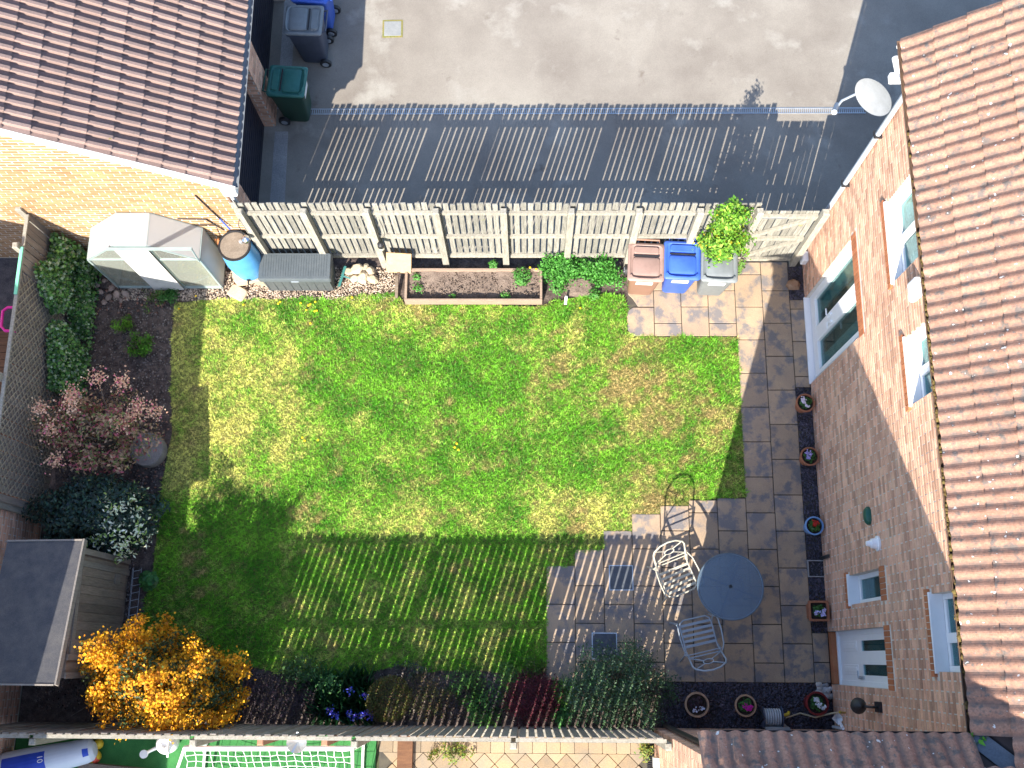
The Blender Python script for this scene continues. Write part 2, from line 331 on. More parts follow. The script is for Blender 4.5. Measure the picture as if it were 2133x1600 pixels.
# ------------------------------------------------------------------ patio slabs
CW, RH = .4433, .5612
patio = sheet('patio', [(-3.54, -6.455), (.685, -6.455), (.685, .24), (-2.2, .24), (-2.2, -1.06), (-.43, -1.06), (-.43, -3.7), (-3.54, -4.75)], -.018, m_joint, label='patio of buff and blue-grey riven slabs around the lawn')
slabmesh = {}
def slab(x0, x1, y0, y1, poly=None):
    g = .006; w, d = x1 - x0 - 2 * g, y1 - y0 - 2 * g
    if w < .05 or d < .05: return
    key = (round(w, 3), round(d, 3), poly is not None and len(slabmesh))
    if key not in slabmesh:
        b = MB()
        if poly:
            cx, cy = (x0 + x1) / 2, (y0 + y1) / 2; q = [(px - cx, py - cy) for px, py in poly]
            sh = lambda k, z: [(px * k, py * k, z) for px, py in q]
            b.loft([sh(1, -.03), sh(1, -.005), sh(.975, 0)])
        else: b.loft([rrect(w, d, .006, -.03, 1), rrect(w, d, .006, -.005, 1), rrect(w - .012, d - .012, .006, 0, 1)])
        slabmesh[key] = b.mesh('slab', m_slab)
    put('slab', slabmesh[key], patio, ((x0 + x1) / 2, (y0 + y1) / 2, random.uniform(-.002, .003)), (random.uniform(-.004, .004), random.uniform(-.004, .004), random.uniform(-.004, .004)))
def column(c, top, bot):
    """column c lies between joints c-1 and c; cross joints on whole rows for even c, half rows for odd"""
    x0, x1 = (c - 1) * CW, c * CW; off = 0 if c % 2 == 0 else .5; k = math.floor(-top / RH - off) - 1; y = top
    while y > bot + .02:
        nxt = -(k + off) * RH
        if nxt >= y - .06: k += 1; continue
        nxt = max(nxt, bot)
        if nxt - bot < .07: nxt = bot
        slab(x0, x1, nxt, y); y = nxt; k += 1
column(0, .22, -6.455); column(1, .22, -6.455)
for c in (-1, -2, -3): column(c, .22, -1.065)
x0, x1 = -5 * CW, -4 * CW
slab(x0, x1, -1.065, -.57, [(x0 + .10, -.575), (x1 - .006, -.575), (x1 - .006, -1.06), (x0 + .12, -1.06), (x0 + .04, -1.02), (x0 + .01, -.95), (x0 + .0, -.72), (x0 + .03, -.62)][::-1])
slab(x0, x1, -.56, -.02, [(x0 + .02, -.03), (x1 - .006, -.03), (x1 - .006, -.555), (x0 + .18, -.555), (x0 + .10, -.42), (x0 + .03, -.35)][::-1])
for c, tp, bt in ((-1, -3.70, -6.455), (-2, -3.73, -6.455), (-3, -3.82, -6.455), (-4, -3.95, -6.455), (-5, -4.21, -6.455), (-6, -4.50, -6.455), (-7, -4.75, -6.455)): column(c, tp, bt)
for y0, y1 in ((-.60, -.44), (-1.15, -.60), (-1.74, -1.15), (-1.92, -1.74), (-6.16, -5.73), (-6.455, -6.16)): slab(.4433, .68, y0, y1)
for n, (x, y, w, d, lb) in enumerate(((-2.40, -4.93, .34, .35, 'dark inspection cover in striped light beside the chair'), (-2.67, -5.94, .35, .36, 'dark inspection cover set in the patio beside the grey shrub'))):
    t = thing('inspection_cover', lb, 'manhole', (x, y, 0), group='patio inspection covers')
    MB().box((x, y, .006), (w, d, .012)).build('lid', m_iron, t, bevel=.003); MB().box((x, y, .003), (w + .03, d + .03, .006)).build('frame', m_steel, t)

# ------------------------------------------------------------------ loose stone (uncountable)
def chips(name, rects, dens, size, flat, m, z=-.02, label=None, parent=None):
    P_ = []
    for x0, x1, y0, y1 in rects:
        n = int((x1 - x0) * (y1 - y0) * dens); P_.append(np.stack([RNG.uniform(x0, x1, n), RNG.uniform(y0, y1, n), np.full(n, z)], 1))
    P_ = np.concatenate(P_); n = len(P_)
    base = np.array([(1, 0, 0), (0, 1, 0), (-1, 0, 0), (0, -1, 0), (0, 0, 1), (0, 0, -1)], float)
    S = RNG.uniform(.5, 1.3, (n, 1, 1)) * size * (1 + RNG.uniform(-.35, .35, (n, 6, 3))); V = base[None] * S; V[:, :, 2] *= flat
    a = RNG.uniform(0, 6.28, n); c, s = np.cos(a)[:, None], np.sin(a)[:, None]
    X = V[:, :, 0] * c - V[:, :, 1] * s; Y = V[:, :, 0] * s + V[:, :, 1] * c
    tl = RNG.uniform(-.6, .6, (n, 2)); Z = V[:, :, 2] + X * tl[:, :1] + Y * tl[:, 1:]
    V = np.stack([X, Y, Z], 2) + P_[:, None]; V[:, :, 2] += RNG.uniform(0, size * flat, (n, 1))
    F = np.array([(0, 1, 4), (1, 2, 4), (2, 3, 4), (3, 0, 4), (1, 0, 5), (2, 1, 5), (3, 2, 5), (0, 3, 5)])
    F = (F[None] + (np.arange(n) * 6)[:, None, None]).reshape(-1, 3)
    o = put(name, npmesh(name, V.reshape(-1, 3), F, m), parent); tag(o, label, None, None, 'stuff'); return o
chips('slate_gravel', [(.45, .685, -.43, .15), (.45, .685, -5.72, -1.93), (-1.85, .685, -7.1, -6.46)], 3400, .018, .45, m_slate, -.016, 'blue-black slate chippings along the house wall')
chips('pea_gravel', [(-10.7, -6.0, -.46, .12)], 2600, .016, .7, m_gravel, -.02, 'pale tan gravel along the foot of the fence')
chips('bed_litter', [(-11.2, -9.65, -4.6, -.2), (-11.2, -9.9, -6.9, -4.6), (-9.8, -3.2, -7.05, -6.35)], 520, .017, .7, mat('litter_stone', (.10, .08, .07), (.20, .17, .15), 25, rough=.9, island=.7), -.025, 'crumbly dark soil with small stones in the borders')
chips('leaf_litter', [(-10.2, -9.55, -3.7, -2.3), (-11.1, -9.8, -.7, -.2)], 130, .022, .35, mat('dead_leaf', (.30, .13, .09), (.24, .16, .12), 20, rough=.8, island=.5), -.012, 'fallen red-brown leaves on the left bed')

# ------------------------------------------------------------------ lawn
LAWN = [(-9.62, -.50), (-9.2, -.46), (-8.3, -.44), (-7.4, -.42), (-6.6, -.38), (-6.0, -.30), (-5.85, -.52), (-3.58, -.56), (-3.2, -.42), (-2.6, -.34), (-2.24, -.40), (-2.2, -.62),
        (-2.22, -.98), (-2.1, -1.075), (-.43, -1.075), (-.445, -3.69), (-1.31, -3.72), (-1.33, -3.82), (-1.75, -3.84), (-1.78, -3.95), (-2.2, -3.97), (-2.23, -4.22), (-2.63, -4.24), (-2.66, -4.5), (-3.08, -4.53),
        (-3.11, -4.75), (-3.50, -4.78), (-3.54, -6.25), (-4.1, -6.36), (-4.6, -6.30), (-5.2, -6.32), (-5.76, -6.25), (-6.6, -6.42), (-7.4, -6.38), (-8.29, -6.22), (-9.0, -6.1), (-9.72, -5.85), (-9.60, -4.9), (-9.58, -3.45), (-9.50, -2.7), (-9.66, -1.1)]
def inside(P, poly):
    x, y = P[:, 0], P[:, 1]; r = np.zeros(len(P), bool); q = np.array(poly); j = len(q) - 1
    for i in range(len(q)):
        c = ((q[i, 1] > y) != (q[j, 1] > y)) & (x < (q[j, 0] - q[i, 0]) * (y - q[i, 1]) / (q[j, 1] - q[i, 1] + 1e-12) + q[i, 0]); r ^= c; j = i
    return r
def waves(P, f, seed, n=14):
    r = np.random.default_rng(seed); out = np.zeros(len(P))
    for k in range(n):
        a = r.uniform(0, 6.28); w = f * r.uniform(.4, 2.0); out += np.sin(P[:, 0] * w * math.cos(a) + P[:, 1] * w * math.sin(a) + r.uniform(0, 6.28)) / math.sqrt(n)
    return out
def blob(P, x, y, rx, ry): return np.exp(-((P[:, 0] - x) / rx) ** 2 - ((P[:, 1] - y) / ry) ** 2)
lawn = sheet('lawn', LAWN, -.008, m_thatch, label='patchy green and straw lawn')
n = 600000
P2 = np.stack([RNG.uniform(-9.75, -.4, n), RNG.uniform(-6.45, -.25, n)], 1)
ed = np.stack([waves(P2, 14, 5), waves(P2, 14, 6)], 1) * .022
P2 = P2[inside(P2 + ed, LAWN)]; n = len(P2)
dry_and_shade = .95 * np.clip((-7.35 + .25 * waves(P2, 2.5, 11) - P2[:, 0]) / .35, 0, 1) * np.clip((P2[:, 1] + 3.9) / .4, 0, 1) + .32 * waves(P2, 1.7, 1) + .28 * waves(P2, 5, 2) + .24 * waves(P2, 15, 3) - .06  # straw tone also stops southward, darkening grass where the yellow shrub's shadow falls
dry_and_shade += .8 * blob(P2, -2.22, -2.2, .16, .75) + .5 * blob(P2, -5.6, -4.0, 1.0, .25) - .8 * blob(P2, -8.6, -4.5, 1.3, .7) + .5 * blob(P2, -3.2, -3.9, .8, .35) + .45 * blob(P2, -2.2, -1.2, .8, .3) + .6 * blob(P2, -5.3, -2.7, .25, .5) + .5 * blob(P2, -3.7, -3.0, .2, .8) + .5 * blob(P2, -6.5, -.7, .8, .3)  # negative blob below the yellow shrub's shadow tip paints shade as greener grass
dry_and_shade -= .7 * blob(P2, -5.6, -1.9, 1.3, 1.1) + .5 * blob(P2, -4.1, -1.8, .4, 1.0) + .4 * blob(P2, -.8, -1.5, .4, .5)
brn = 1.0 * blob(P2, -1.5, -2.3, 1.1, .8) + .9 * blob(P2, -1.9, -3.75, .5, .35) + .8 * blob(P2, -.7, -3.5, .35, .3) + .6 * blob(P2, -2.6, -1.7, .9, .6) + .5 * blob(P2, -2.9, -4.1, .8, .3) + .4 * blob(P2, -5.6, -.8, .7, .25) + .40 * waves(P2, 5, 8) + .36 * waves(P2, 14, 9) - .34
dry_and_shade = np.clip(dry_and_shade + .22 * waves(P2, 45, 44, 24) + RNG.normal(0, .25, n), 0, 1)[:, None]; brn = np.clip(brn * 1.1 + .25 * waves(P2, 40, 45, 24) + RNG.normal(0, .2, n), 0, 1)[:, None]
g1 = np.array([.048, .205, .008]); g2 = np.array([.170, .41, .024]); yl = np.array([.58, .56, .14]); br = np.array([.42, .27, .12])
mixg = np.clip(.5 + .35 * waves(P2, 9, 21) + RNG.normal(0, .25, n), 0, 1)[:, None]
C = (g1 * (1 - mixg) + g2 * mixg) * (1 - dry_and_shade) + yl * dry_and_shade; C = C * (1 - brn * .8) + br * brn * .8; tuft = np.clip(.5 + .42 * waves(P2, 62, 41, 30) + .30 * waves(P2, 130, 42, 30), 0, 1.2); C *= (RNG.uniform(.7, 1.25, n) * (.50 + .85 * tuft))[:, None]
a = RNG.uniform(0, 6.28, n); h = RNG.uniform(.012, .034, n) * (.55 + .9 * tuft) * (1.15 - .40 * dry_and_shade[:, 0] - .3 * brn[:, 0]); ln = RNG.uniform(.4, 1.5, n) * h * 1.15; wd = RNG.uniform(.0035, .007, n)
dx, dy = np.cos(a), np.sin(a)
V = np.empty((n, 3, 3), np.float32)
V[:, 0] = np.stack([P2[:, 0] - dy * wd, P2[:, 1] + dx * wd, np.full(n, -.008)], 1); V[:, 1] = np.stack([P2[:, 0] + dy * wd, P2[:, 1] - dx * wd, np.full(n, -.008)], 1)
V[:, 2] = np.stack([P2[:, 0] + dx * ln, P2[:, 1] + dy * ln, h - .008], 1)
o = put('grass', npmesh('grass', V.reshape(-1, 3), np.arange(3 * n).reshape(-1, 3), m_grass, np.repeat(C, 3, 0))); tag(o, 'short mown grass blades of the lawn', None, None, 'stuff')

# ================================================================== WALLS WITH BRICKS
def split(rects, holes):
    """rects minus holes, as rectangles (a0,a1,b0,b1)"""
    out = []
    for a0, a1, b0, b1 in rects:
        As = sorted({a0, a1, *[v for h in holes for v in h[:2] if a0 < v < a1]}); Bs = sorted({b0, b1, *[v for h in holes for v in h[2:] if b0 < v < b1]})
        for i in range(len(As) - 1):
            for j in range(len(Bs) - 1):
                ca, cb = (As[i] + As[i + 1]) / 2, (Bs[j] + Bs[j + 1]) / 2
                if not any(h[0] < ca < h[1] and h[2] < cb < h[3] for h in holes): out.append((As[i], As[i + 1], Bs[j], Bs[j + 1]))
    return out
def brick_rects(a0, a1, z0, z1, holes, top=None, L=.225, H=.075, j=.015):
    out = []; k = 0; z = z0
    while z < z1 - .02:
        a = a0 - (L / 2 if k % 2 else 0)
        while a < a1:
            lo, hi = max(a, a0), min(a + L - j, a1); segs = [(lo, hi)]; zt = min(z + H - j, z1)
            for h in holes:
                if h[2] < zt and h[3] > z:
                    ns = []
                    for s0, s1 in segs:
                        if h[1] <= s0 or h[0] >= s1: ns.append((s0, s1)); continue
                        if h[0] > s0: ns.append((s0, h[0]))
                        if h[1] < s1: ns.append((h[1], s1))
                    segs = ns
            for s0, s1 in segs:
                if s1 - s0 > .03 and (top is None or (zt < top(s0) and zt < top(s1))): out.append((s0, s1, z, zt))
            a += L
        z += H; k += 1
    return out
def bricks_x(b, X, rects, sgn, d=.006):
    """bricks on a wall plane of constant X whose outside faces sgn"""
    for a0, a1, z0, z1 in rects: b.b2((X - .01 * sgn, a0, z0), (X + d * sgn * random.uniform(.6, 1.3), a1, z1))
def bricks_y(b, Y, rects, sgn, d=.006):
    for a0, a1, z0, z1 in rects: b.b2((a0, Y - .01 * sgn, z0), (a1, Y + d * sgn * random.uniform(.6, 1.3), z1))

# ------------------------------------------------------------------ roof tiles
def tile_mesh(name, prof, Wd, L, th, m):
    n = len(prof); vs = [(x, 0, z + th) for x, z in prof] + [(x, L, z) for x, z in prof] + [(x, 0, z + th - .02) for x, z in prof]
    fs = [(i, i + 1, n + i + 1, n + i) for i in range(n - 1)] + [(2 * n + i, 2 * n + i + 1, i + 1, i) for i in range(n - 1)]
    return MB().add(vs, fs).mesh(name, m)
def frame(o, a, u):
    a, u = Vector(a).normalized(), Vector(u).normalized(); nn = a.cross(u)
    return Matrix(((a.x, u.x, nn.x, o[0]), (a.y, u.y, nn.y, o[1]), (a.z, u.z, nn.z, o[2]), (0, 0, 0, 1)))
def lay_tiles(parent, me, origin, along, upv, Wd, expo, ncol, nrow, keep=None, row0=0):
    al, uv = Vector(along).normalized(), Vector(upv).normalized()
    for r in range(row0, nrow):
        for c in range(ncol):
            p = Vector(origin) + al * (c * Wd) + uv * (r * expo)
            if keep and not keep(p + al * Wd * .5 + uv * expo * .5): continue
            F_ = frame(p + al.cross(uv) * random.uniform(0, .004), al, uv)
            put('roof_tile', me, parent, mat4=F_ @ Matrix.Rotation(random.uniform(-.006, .006), 4, 'Z'))

# ================================================================== MAIN HOUSE
HX = .69
house = thing('brick_house', 'brick house with orange tiled roof along the right edge of the garden', 'house', (HX, -3.2, 0))
OPEN = [(-1.86, -.42, .04, 2.50), (-6.47, -5.71, .0, 2.50), (-5.375, -4.975, 1.20, 2.50), (-1.61, -.55, 3.91, 5.0), (-3.22, -2.40, 4.12, 5.0), (-6.24, -5.40, 4.14, 5.0)]
LINT = [(-1.86 - .02, -.42 + .02, 2.50, 2.715), (-6.47 - .02, -5.71 + .02, 2.50, 2.715), (-5.375 - .02, -4.975 + .02, 2.50, 2.715)]
SILL = [(-1.61 - .06, -.55 + .06, 3.80, 3.91), (-3.22 - .06, -2.40 + .06, 4.01, 4.12), (-6.24 - .06, -5.40 + .06, 4.03, 4.14), (-5.375 - .05, -4.975 + .05, 1.10, 1.20)]
b = MB()
for a0, a1, z0, z1 in split([(-7.12, .42, 0, 5.5)], OPEN): b.b2((HX, a0, z0), (HX + .28, a1, z1))
b.b2((HX, .12, -.05), (8.5, .42, 5.5)); b.b2((HX + .28, -14, -.05), (8.5, -7.12, 5.5))
hw = b.build('wall', m_mortar, house)
b = MB(); bricks_x(b, HX, brick_rects(-7.11, .42, 0, 5.45, OPEN + LINT + SILL), -1)
ob = b.build('brick', m_brick, hw, kind='stuff')
# west-side plinth line, and the north face bricks near the corner
b = MB(); bricks_y(b, .42, brick_rects(HX, 1.9, 0, 5.45, []), 1); b.build('brick', m_brick, hw, kind='stuff')
sm = MB().box((0, 0, 0), (.03, .064, .205)).mesh('soldier_brick', m_soldier)
for a0, a1, z0, z1 in LINT:
    n = max(1, round((a1 - a0) / .075)); st = (a1 - a0) / n
    for i in range(n): put('soldier_brick', sm, hw, (HX + .006, a0 + (i + .5) * st, (z0 + z1) / 2))
sm2 = MB().box((0, 0, 0), (.06, .064, .095)).mesh('sill_brick', m_soldier)
for a0, a1, z0, z1 in SILL:
    n = max(1, round((a1 - a0) / .075)); st = (a1 - a0) / n
    for i in range(n): put('sill_brick', sm2, hw, (HX - .006, a0 + (i + .5) * st, (z0 + z1) / 2))
def window(y0, y1, z0, z1, mull=None, X=HX + .12, cill=True, curtains=True, name='window'):
    b = MB(); f = .065
    b.b2((X, y0, z0 + .03), (X + .07, y0 + f, z1)); b.b2((X, y1 - f, z0 + .03), (X + .07, y1, z1)); b.b2((X + .002, y0 + f, z0 + .03), (X + .068, y1 - f, z0 + .03 + f)); b.b2((X + .002, y0 + f, z1 - f), (X + .068, y1 - f, z1))
    if mull: b.b2((X - .004, mull - .055, z0 + .04), (X + .066, mull + .055, z1 - .01))
    w = b.build(name, m_white, house, bevel=.006)
    ys = [y0 + f, y1 - f] if not mull else [y0 + f, mull - .055, mull + .055, y1 - f]
    for i in range(0, len(ys), 2):
        MB().b2((X + .03, ys[i], z0 + .03 + f), (X + .036, ys[i + 1], z1 - f)).build('pane', m_glass, w)
    if cill: MB().b2((HX - .035, y0 - .02, z0 - .002), (X + .004, y1 + .02, z0 + .032)).build('sill', m_white, w, bevel=.006)
    MB().b2((HX + .281, y0 - .1, z0 - .1), (HX + .291, y1 + .1, z1 + .1)).build('room_shade_panel', m_room, w)  # flat panel added behind the panes, painted as the unlit room
    if curtains:
        b = MB(); k = y0 + f
        while k < y0 + f + (y1 - y0) * .22: b.b2((X + .085, k, z0 + .1), (X + .105 + random.uniform(0, .02), k + .022, z1 - .03)); k += .026
        k = y1 - f - (y1 - y0) * .2
        while k < y1 - f - .02: b.b2((X + .085, k, z0 + .1), (X + .105 + random.uniform(0, .02), k + .022, z1 - .03)); k += .026
        b.build('curtain', m_curtain, w)
    return w
window(-1.61, -.55, 3.91, 5.0, -1.07); window(-3.22, -2.40, 4.12, 5.0, -2.83); window(-6.24, -5.40, 4.14, 5.0, -5.88, curtains=False); window(-5.375, -4.975, 1.20, 2.50, curtains=False)
w = window(-1.86, -.42, .04, 2.50, -1.14, X=HX + .06, cill=False, name='patio_door')
b = MB(); b.b2((HX + .045, -1.795, .13), (HX + .11, -.485, .36)); b.b2((HX + .046, -1.795, .36), (HX + .109, -1.72, 2.43)); b.b2((HX + .046, -.56, .36), (HX + .109, -.485, 2.43)); b.b2((HX + .046, -1.26, .36), (HX + .109, -1.02, 2.43)); b.b2((HX - .03, -1.87, .0), (HX + .12, -.41, .045))
b.build('door_leaf', m_white, w, bevel=.006)
for yy in (-1.20, -1.08):
    b = MB(); b.b2((HX + .015, yy - .02, 1.0), (HX + .046, yy + .02, 1.2)); b.tube([(HX + .01, yy, 1.12), (HX - .01, yy, 1.12), (HX - .01, yy + (.1 if yy > -1.14 else -.1), 1.12)], .012, 8); b.build('handle', m_white, w)
# back door
d = MB(); X = HX + .09
d.b2((X, -6.47, .15), (X + .06, -6.40, 2.5)); d.b2((X, -5.78, .15), (X + .06, -5.71, 2.5)); d.b2((X, -6.40, 2.42), (X + .06, -5.78, 2.5)); d.b2((X - .02, -6.47, .13), (X + .08, -5.71, .18))
dr = d.build('back_door', m_white, house, bevel=.005)
d = MB()
holes = [(-6.00, -5.86, 1.20, 2.28), (-6.32, -6.18, 1.20, 2.28)]
for a0, a1, z0, z1 in split([(-6.40, -5.78, .18, 2.42)], holes): d.b2((X + .012, a0, z0), (X + .05, a1, z1))
lf = d.build('door_leaf', m_white, dr)
for h in holes:
    MB().b2((X + .025, h[0], h[2]), (X + .03, h[1], h[3])).build('pane', m_glass, dr)
    c = MB(); c.b2((X + .004, h[0], .35), (X + .013, h[1], 1.0)); c.b2((X - .003, h[0] + .035, .40), (X + .005, h[1] - .035, .95)); c.build('door_panel', m_white, dr, bevel=.004)
c = MB(); c.b2((X - .005, -6.375, 1.0), (X + .013, -6.335, 1.25)); c.tube([(X - .004, -6.355, 1.14), (X - .045, -6.355, 1.14), (X - .045, -6.26, 1.14)], .011, 8); c.build('handle', m_steel, dr)
MB().b2((HX + .2, -6.5, 0), (HX + .21, -5.7, 2.6)).build('room_shade_panel', m_room, dr)  # same painted backing panel for the door panes
MB().b2((HX - .004, -6.46, 0), (HX + .1, -5.72, .13)).build('doorstep', m_soldier, house)
# roof: west slope of the main house, north slope of the wing
TS = .87; PW = Vector((1, 0, TS)).normalized(); EX, EZ = .47, 5.50
prof = [(i * .29 / 16, .030 * (.5 - .5 * math.cos(2 * math.pi * i / 8)) ** .8) for i in range(17)]
tm = tile_mesh('roof_tile', prof, .29, .41, .036, m_tile)
b = MB(); b.add([(EX + .02, .70, EZ), (4.6, .70, EZ + TS * (4.6 - EX) - .02), (4.6, -20, EZ + TS * (4.6 - EX) - .02), (EX + .02, -20, EZ), (8.8, .70, EZ), (8.8, -20, EZ)], [(0, 3, 2, 1), (1, 2, 5, 4)])
b.add([(EX + .02, .70, EZ - .01), (4.6, .70, EZ + TS * (4.6 - EX) - .03), (8.8, .70, EZ - .01), (EX + .02, .70, EZ - .25), (4.6, .70, EZ + TS * (4.6 - EX) - .27), (8.8, .70, EZ - .25)], [(0, 1, 4, 3), (1, 2, 5, 4)])
roof = b.build('roof', m_underlay, house)
RW = PW.to_tuple()
lay_tiles(roof, tm, (EX - .03, .735 - .0, EZ + .03), (0, -1, 0), RW, .29, .37, 27, 5, keep=lambda p: (p.x - EX) > -(p.y + 6.85) + .10)
b = MB(); 
for r in range(5, 15):
    for c in range(30):
        F_ = frame(Vector((EX - .03, .735, EZ + .03)) + Vector((0, -1, 0)) * (c * .29) + PW * (r * .37), (0, -1, 0), RW)
        n = 9; vs = [F_ @ Vector((i * .29 / 8, 0, .03 * (.5 - .5 * math.cos(math.pi * i / 2)) + .03)) for i in range(n)] + [F_ @ Vector((i * .29 / 8, .41, .03 * (.5 - .5 * math.cos(math.pi * i / 2)))) for i in range(n)]
        b.add(vs, [(i, i + 1, n + i + 1, n + i) for i in range(n - 1)])
b.build('roof_tile', m_tile, roof, kind='stuff')
b = MB(); b.beam((EX, .715, EZ - .14), (4.6, .715, EZ + TS * (4.6 - EX) - .16), .03, .16); b.build('bargeboard', m_whitewood, roof)
# wing to the south: west gable wall, north eave
WX, WY, WE = -1.96, -7.11, -6.85
wing_ridge_y = -11.75; wrz = EZ + TS * (WE - wing_ridge_y)
b = MB(); b.b2((WX, -16.4, -.05), (HX + .28, WY, 5.5)); b.add([(WX, WY, 5.5), (WX, -16.4, 5.5), (WX, wing_ridge_y, wrz - .12), (WX + .25, WY, 5.5), (WX + .25, -16.4, 5.5), (WX + .25, wing_ridge_y, wrz - .12)], [(0, 1, 2), (3, 5, 4), (0, 3, 4, 1), (1, 4, 5, 2), (2, 5, 3, 0)])
ww = b.build('wing_wall', m_mortar, house)
b = MB(); bricks_x(b, WX, brick_rects(-9.0, WY, 0, 5.45, []), -1); bricks_y(b, WY, brick_rects(WX, HX - .01, 0, 5.45, []), 1); b.build('brick', m_brick, ww, kind='stuff')
b = MB(); b.add([(WX - .03, WE + .0, EZ), (WX - .03, wing_ridge_y, wrz - .02), (5.2, wing_ridge_y, wrz - .02), (5.2, WE, EZ), (WX - .03, -16.7, EZ), (5.2, -16.7, EZ)], [(0, 3, 2, 1), (1, 2, 5, 4)])
b.add([(WX - .03, WE, EZ - .005), (WX - .03, wing_ridge_y, wrz - .025), (WX - .03, wing_ridge_y, wrz - .2), (WX - .03, WE, EZ - .18)], [(0, 1, 2, 3)])
wr = b.build('wing_roof', m_underlay, house)
UP = Vector((0, -1, TS)).normalized()
lay_tiles(wr, tm, (.42, WE + .03, EZ + .03), (-1, 0, 0), UP.to_tuple(), .29, .37, 9, 3)
lay_tiles(wr, tm, (1.58, WE + .03, EZ + .03), (-1, 0, 0), UP.to_tuple(), .29, .37, 4, 3, keep=lambda p: (p.x - EX) < -(p.y + 6.85) - .10)
b = MB()
for r in range(3, 15):
    for c in range(9 + 10):
        if r * .3 < (.42 + 2.9 - c * .29 - .47) - 0.2: continue
        F_ = frame(Vector((.42 + 2.9, WE + .03, EZ + .03)) + Vector((-1, 0, 0)) * (c * .29) + UP * (r * .37), (-1, 0, 0), UP.to_tuple())
        n = 9; vs = [F_ @ Vector((i * .29 / 8, 0, .03 * (.5 - .5 * math.cos(math.pi * i / 2)) + .03)) for i in range(n)] + [F_ @ Vector((i * .29 / 8, .41, .03 * (.5 - .5 * math.cos(math.pi * i / 2)))) for i in range(n)]
        b.add(vs, [(i, i + 1, n + i + 1, n + i) for i in range(n - 1)])
b.build('roof_tile', m_tile, wr, kind='stuff')
MB().beam((WX - .045, WE - .01, EZ - .06), (WX - .045, wing_ridge_y, wrz - .08), .025, .16).build('bargeboard', m_whitewood, wr)
MB().beam((EX - .03, WE + .03, EZ + .075 - .03 * TS), (EX + 3.0, WE - 3.0, EZ + .075 + 3.0 * TS), .17, .012, (0, 0, 1)).build('valley', m_lead, roof)
# gutters, downpipes, fascias
def gutter(p0, p1, parent, m, r=.055):
    b = MB(); p0, p1 = Vector(p0), Vector(p1); d_ = (p1 - p0).normalized(); s = d_.cross(Vector((0, 0, 1)))
    ring = lambda p, rr: [p + s * (rr * math.cos(a)) + Vector((0, 0, rr * math.sin(a))) for a in [math.pi + math.pi * k / 8 for k in range(9)]]
    A, B, A2, B2 = ring(p0, r), ring(p1, r), ring(p0, r - .008), ring(p1, r - .008); vs = A + B + A2 + B2
    fs = [(i, i + 1, 9 + i + 1, 9 + i) for i in range(8)] + [(18 + i, 27 + i, 27 + i + 1, 18 + i + 1) for i in range(8)] + [(0, 9, 27, 18), (8, 26, 35, 17), tuple(range(9)), tuple(range(17, 8, -1))]
    b.add(vs, fs); return b.build('gutter', m, parent, smooth=True)
gt = gutter((EX - .02, .74, EZ + .005), (EX - .02, -6.80, EZ + .005), house, m_gutter)
pts = [(EX - .02 + random.uniform(-.035, .035), random.uniform(-6.3, -1.6) if random.random() < .8 else random.uniform(-6.7, .2), EZ - .005 + random.uniform(-.02, .012)) for _ in range(420)]
b = MB()
for p in pts:
    s_ = random.uniform(.014, .034); b.lathe([(0, -s_ * .5), (s_, 0), (s_ * .6, s_ * .5), (0, s_ * .6)], 6, p)
b.build('moss', m_moss, gt, kind='stuff')
gutter((WX - .1, WE + .015, EZ - .01), (EX + .02, WE + .015, EZ - .01), house, m_black)
MB().b2((EX + .03, -6.85, EZ - .2), (EX + .055, .72, EZ - .02)).build('fascia', m_gutter, house)
MB().b2((WX, WE - .045, EZ - .2), (EX + .03, WE - .02, EZ - .02)).build('fascia', m_whitewood, house)
MB().b2((EX + .055, -7.0, EZ - .2), (HX + .02, .70, EZ - .19)).build('soffit', m_whitewood, house); MB().b2((WX, WY - .02, EZ - .2), (EX + .03, WE - .045, EZ - .192)).build('soffit', m_whitewood, house)
b = MB(); b.tube([(EX + .0, .36, EZ - .05), (EX + .02, .36, EZ - .18), (HX - .06, .36, EZ - .42), (HX - .06, .36, 0)], .036, 10); b.build('downpipe', mat('grey_pipe', (.42, .47, .52), rough=.4), house, smooth=True)
b = MB()
for z in (1.2, 2.6, 4.0): b.b2((HX - .11, .31, z), (HX + .0, .41, z + .035))
b.build('pipe_bracket', m_black, house)
b = MB(); b.tube([(EX - .06, .60, EZ - .12), (EX + .03, .52, EZ - .3)], .04, 10); b.b2((EX - .08, .4, EZ - .35), (EX + .06, .5, EZ - .27)); b.build('pipe_elbow', m_white, house)
b = MB(); b.tube([(WX - .02, WY + .06, EZ - .12), (WX + .15, WY + .05, EZ - .4), (WX + .15, WY + .05, .1)], .034, 10); b.build('downpipe', m_black, house, smooth=True)
# things fixed to the house wall
t = thing('satellite_dish', 'pale grey satellite dish on the corner of the brick house', 'dish', (HX, .55, 4.5))
nrm = Vector((-.72, -.64, .22)).normalized(); T = Matrix.Translation((.42, .56, 4.62)) @ nrm.to_track_quat('Z', 'Y').to_matrix().to_4x4()
pr = [(0, .0)] + [(.033 * k, .9 * (.033 * k) ** 2 * .6) for k in range(1, 9)]
b = MB(); b.lathe(pr + [(.268, .044), (.265, .034)] + [(r, z - .012) for r, z in pr[::-1][1:]], 32, (0, 0, 0), 0, T, 1, .86); b.build('reflector', mat('dish_paint', (.22, .232, .245), (.19, .20, .21), 9, fine=.06, rough=.5, spots=(((.38, .27, .16), 9, .76),)), t, smooth=True)
b = MB(); b.tube([T @ Vector((-.20, -.16, .0)), T @ Vector((-.26, -.22, .20)), T @ Vector((-.24, -.24, .30))], .016, 8); b.tube([T @ Vector((-.27, -.26, .26)), T @ Vector((-.19, -.18, .46))], [.03, .036], 10); b.build('feed_arm', m_greymetal, t, smooth=True)
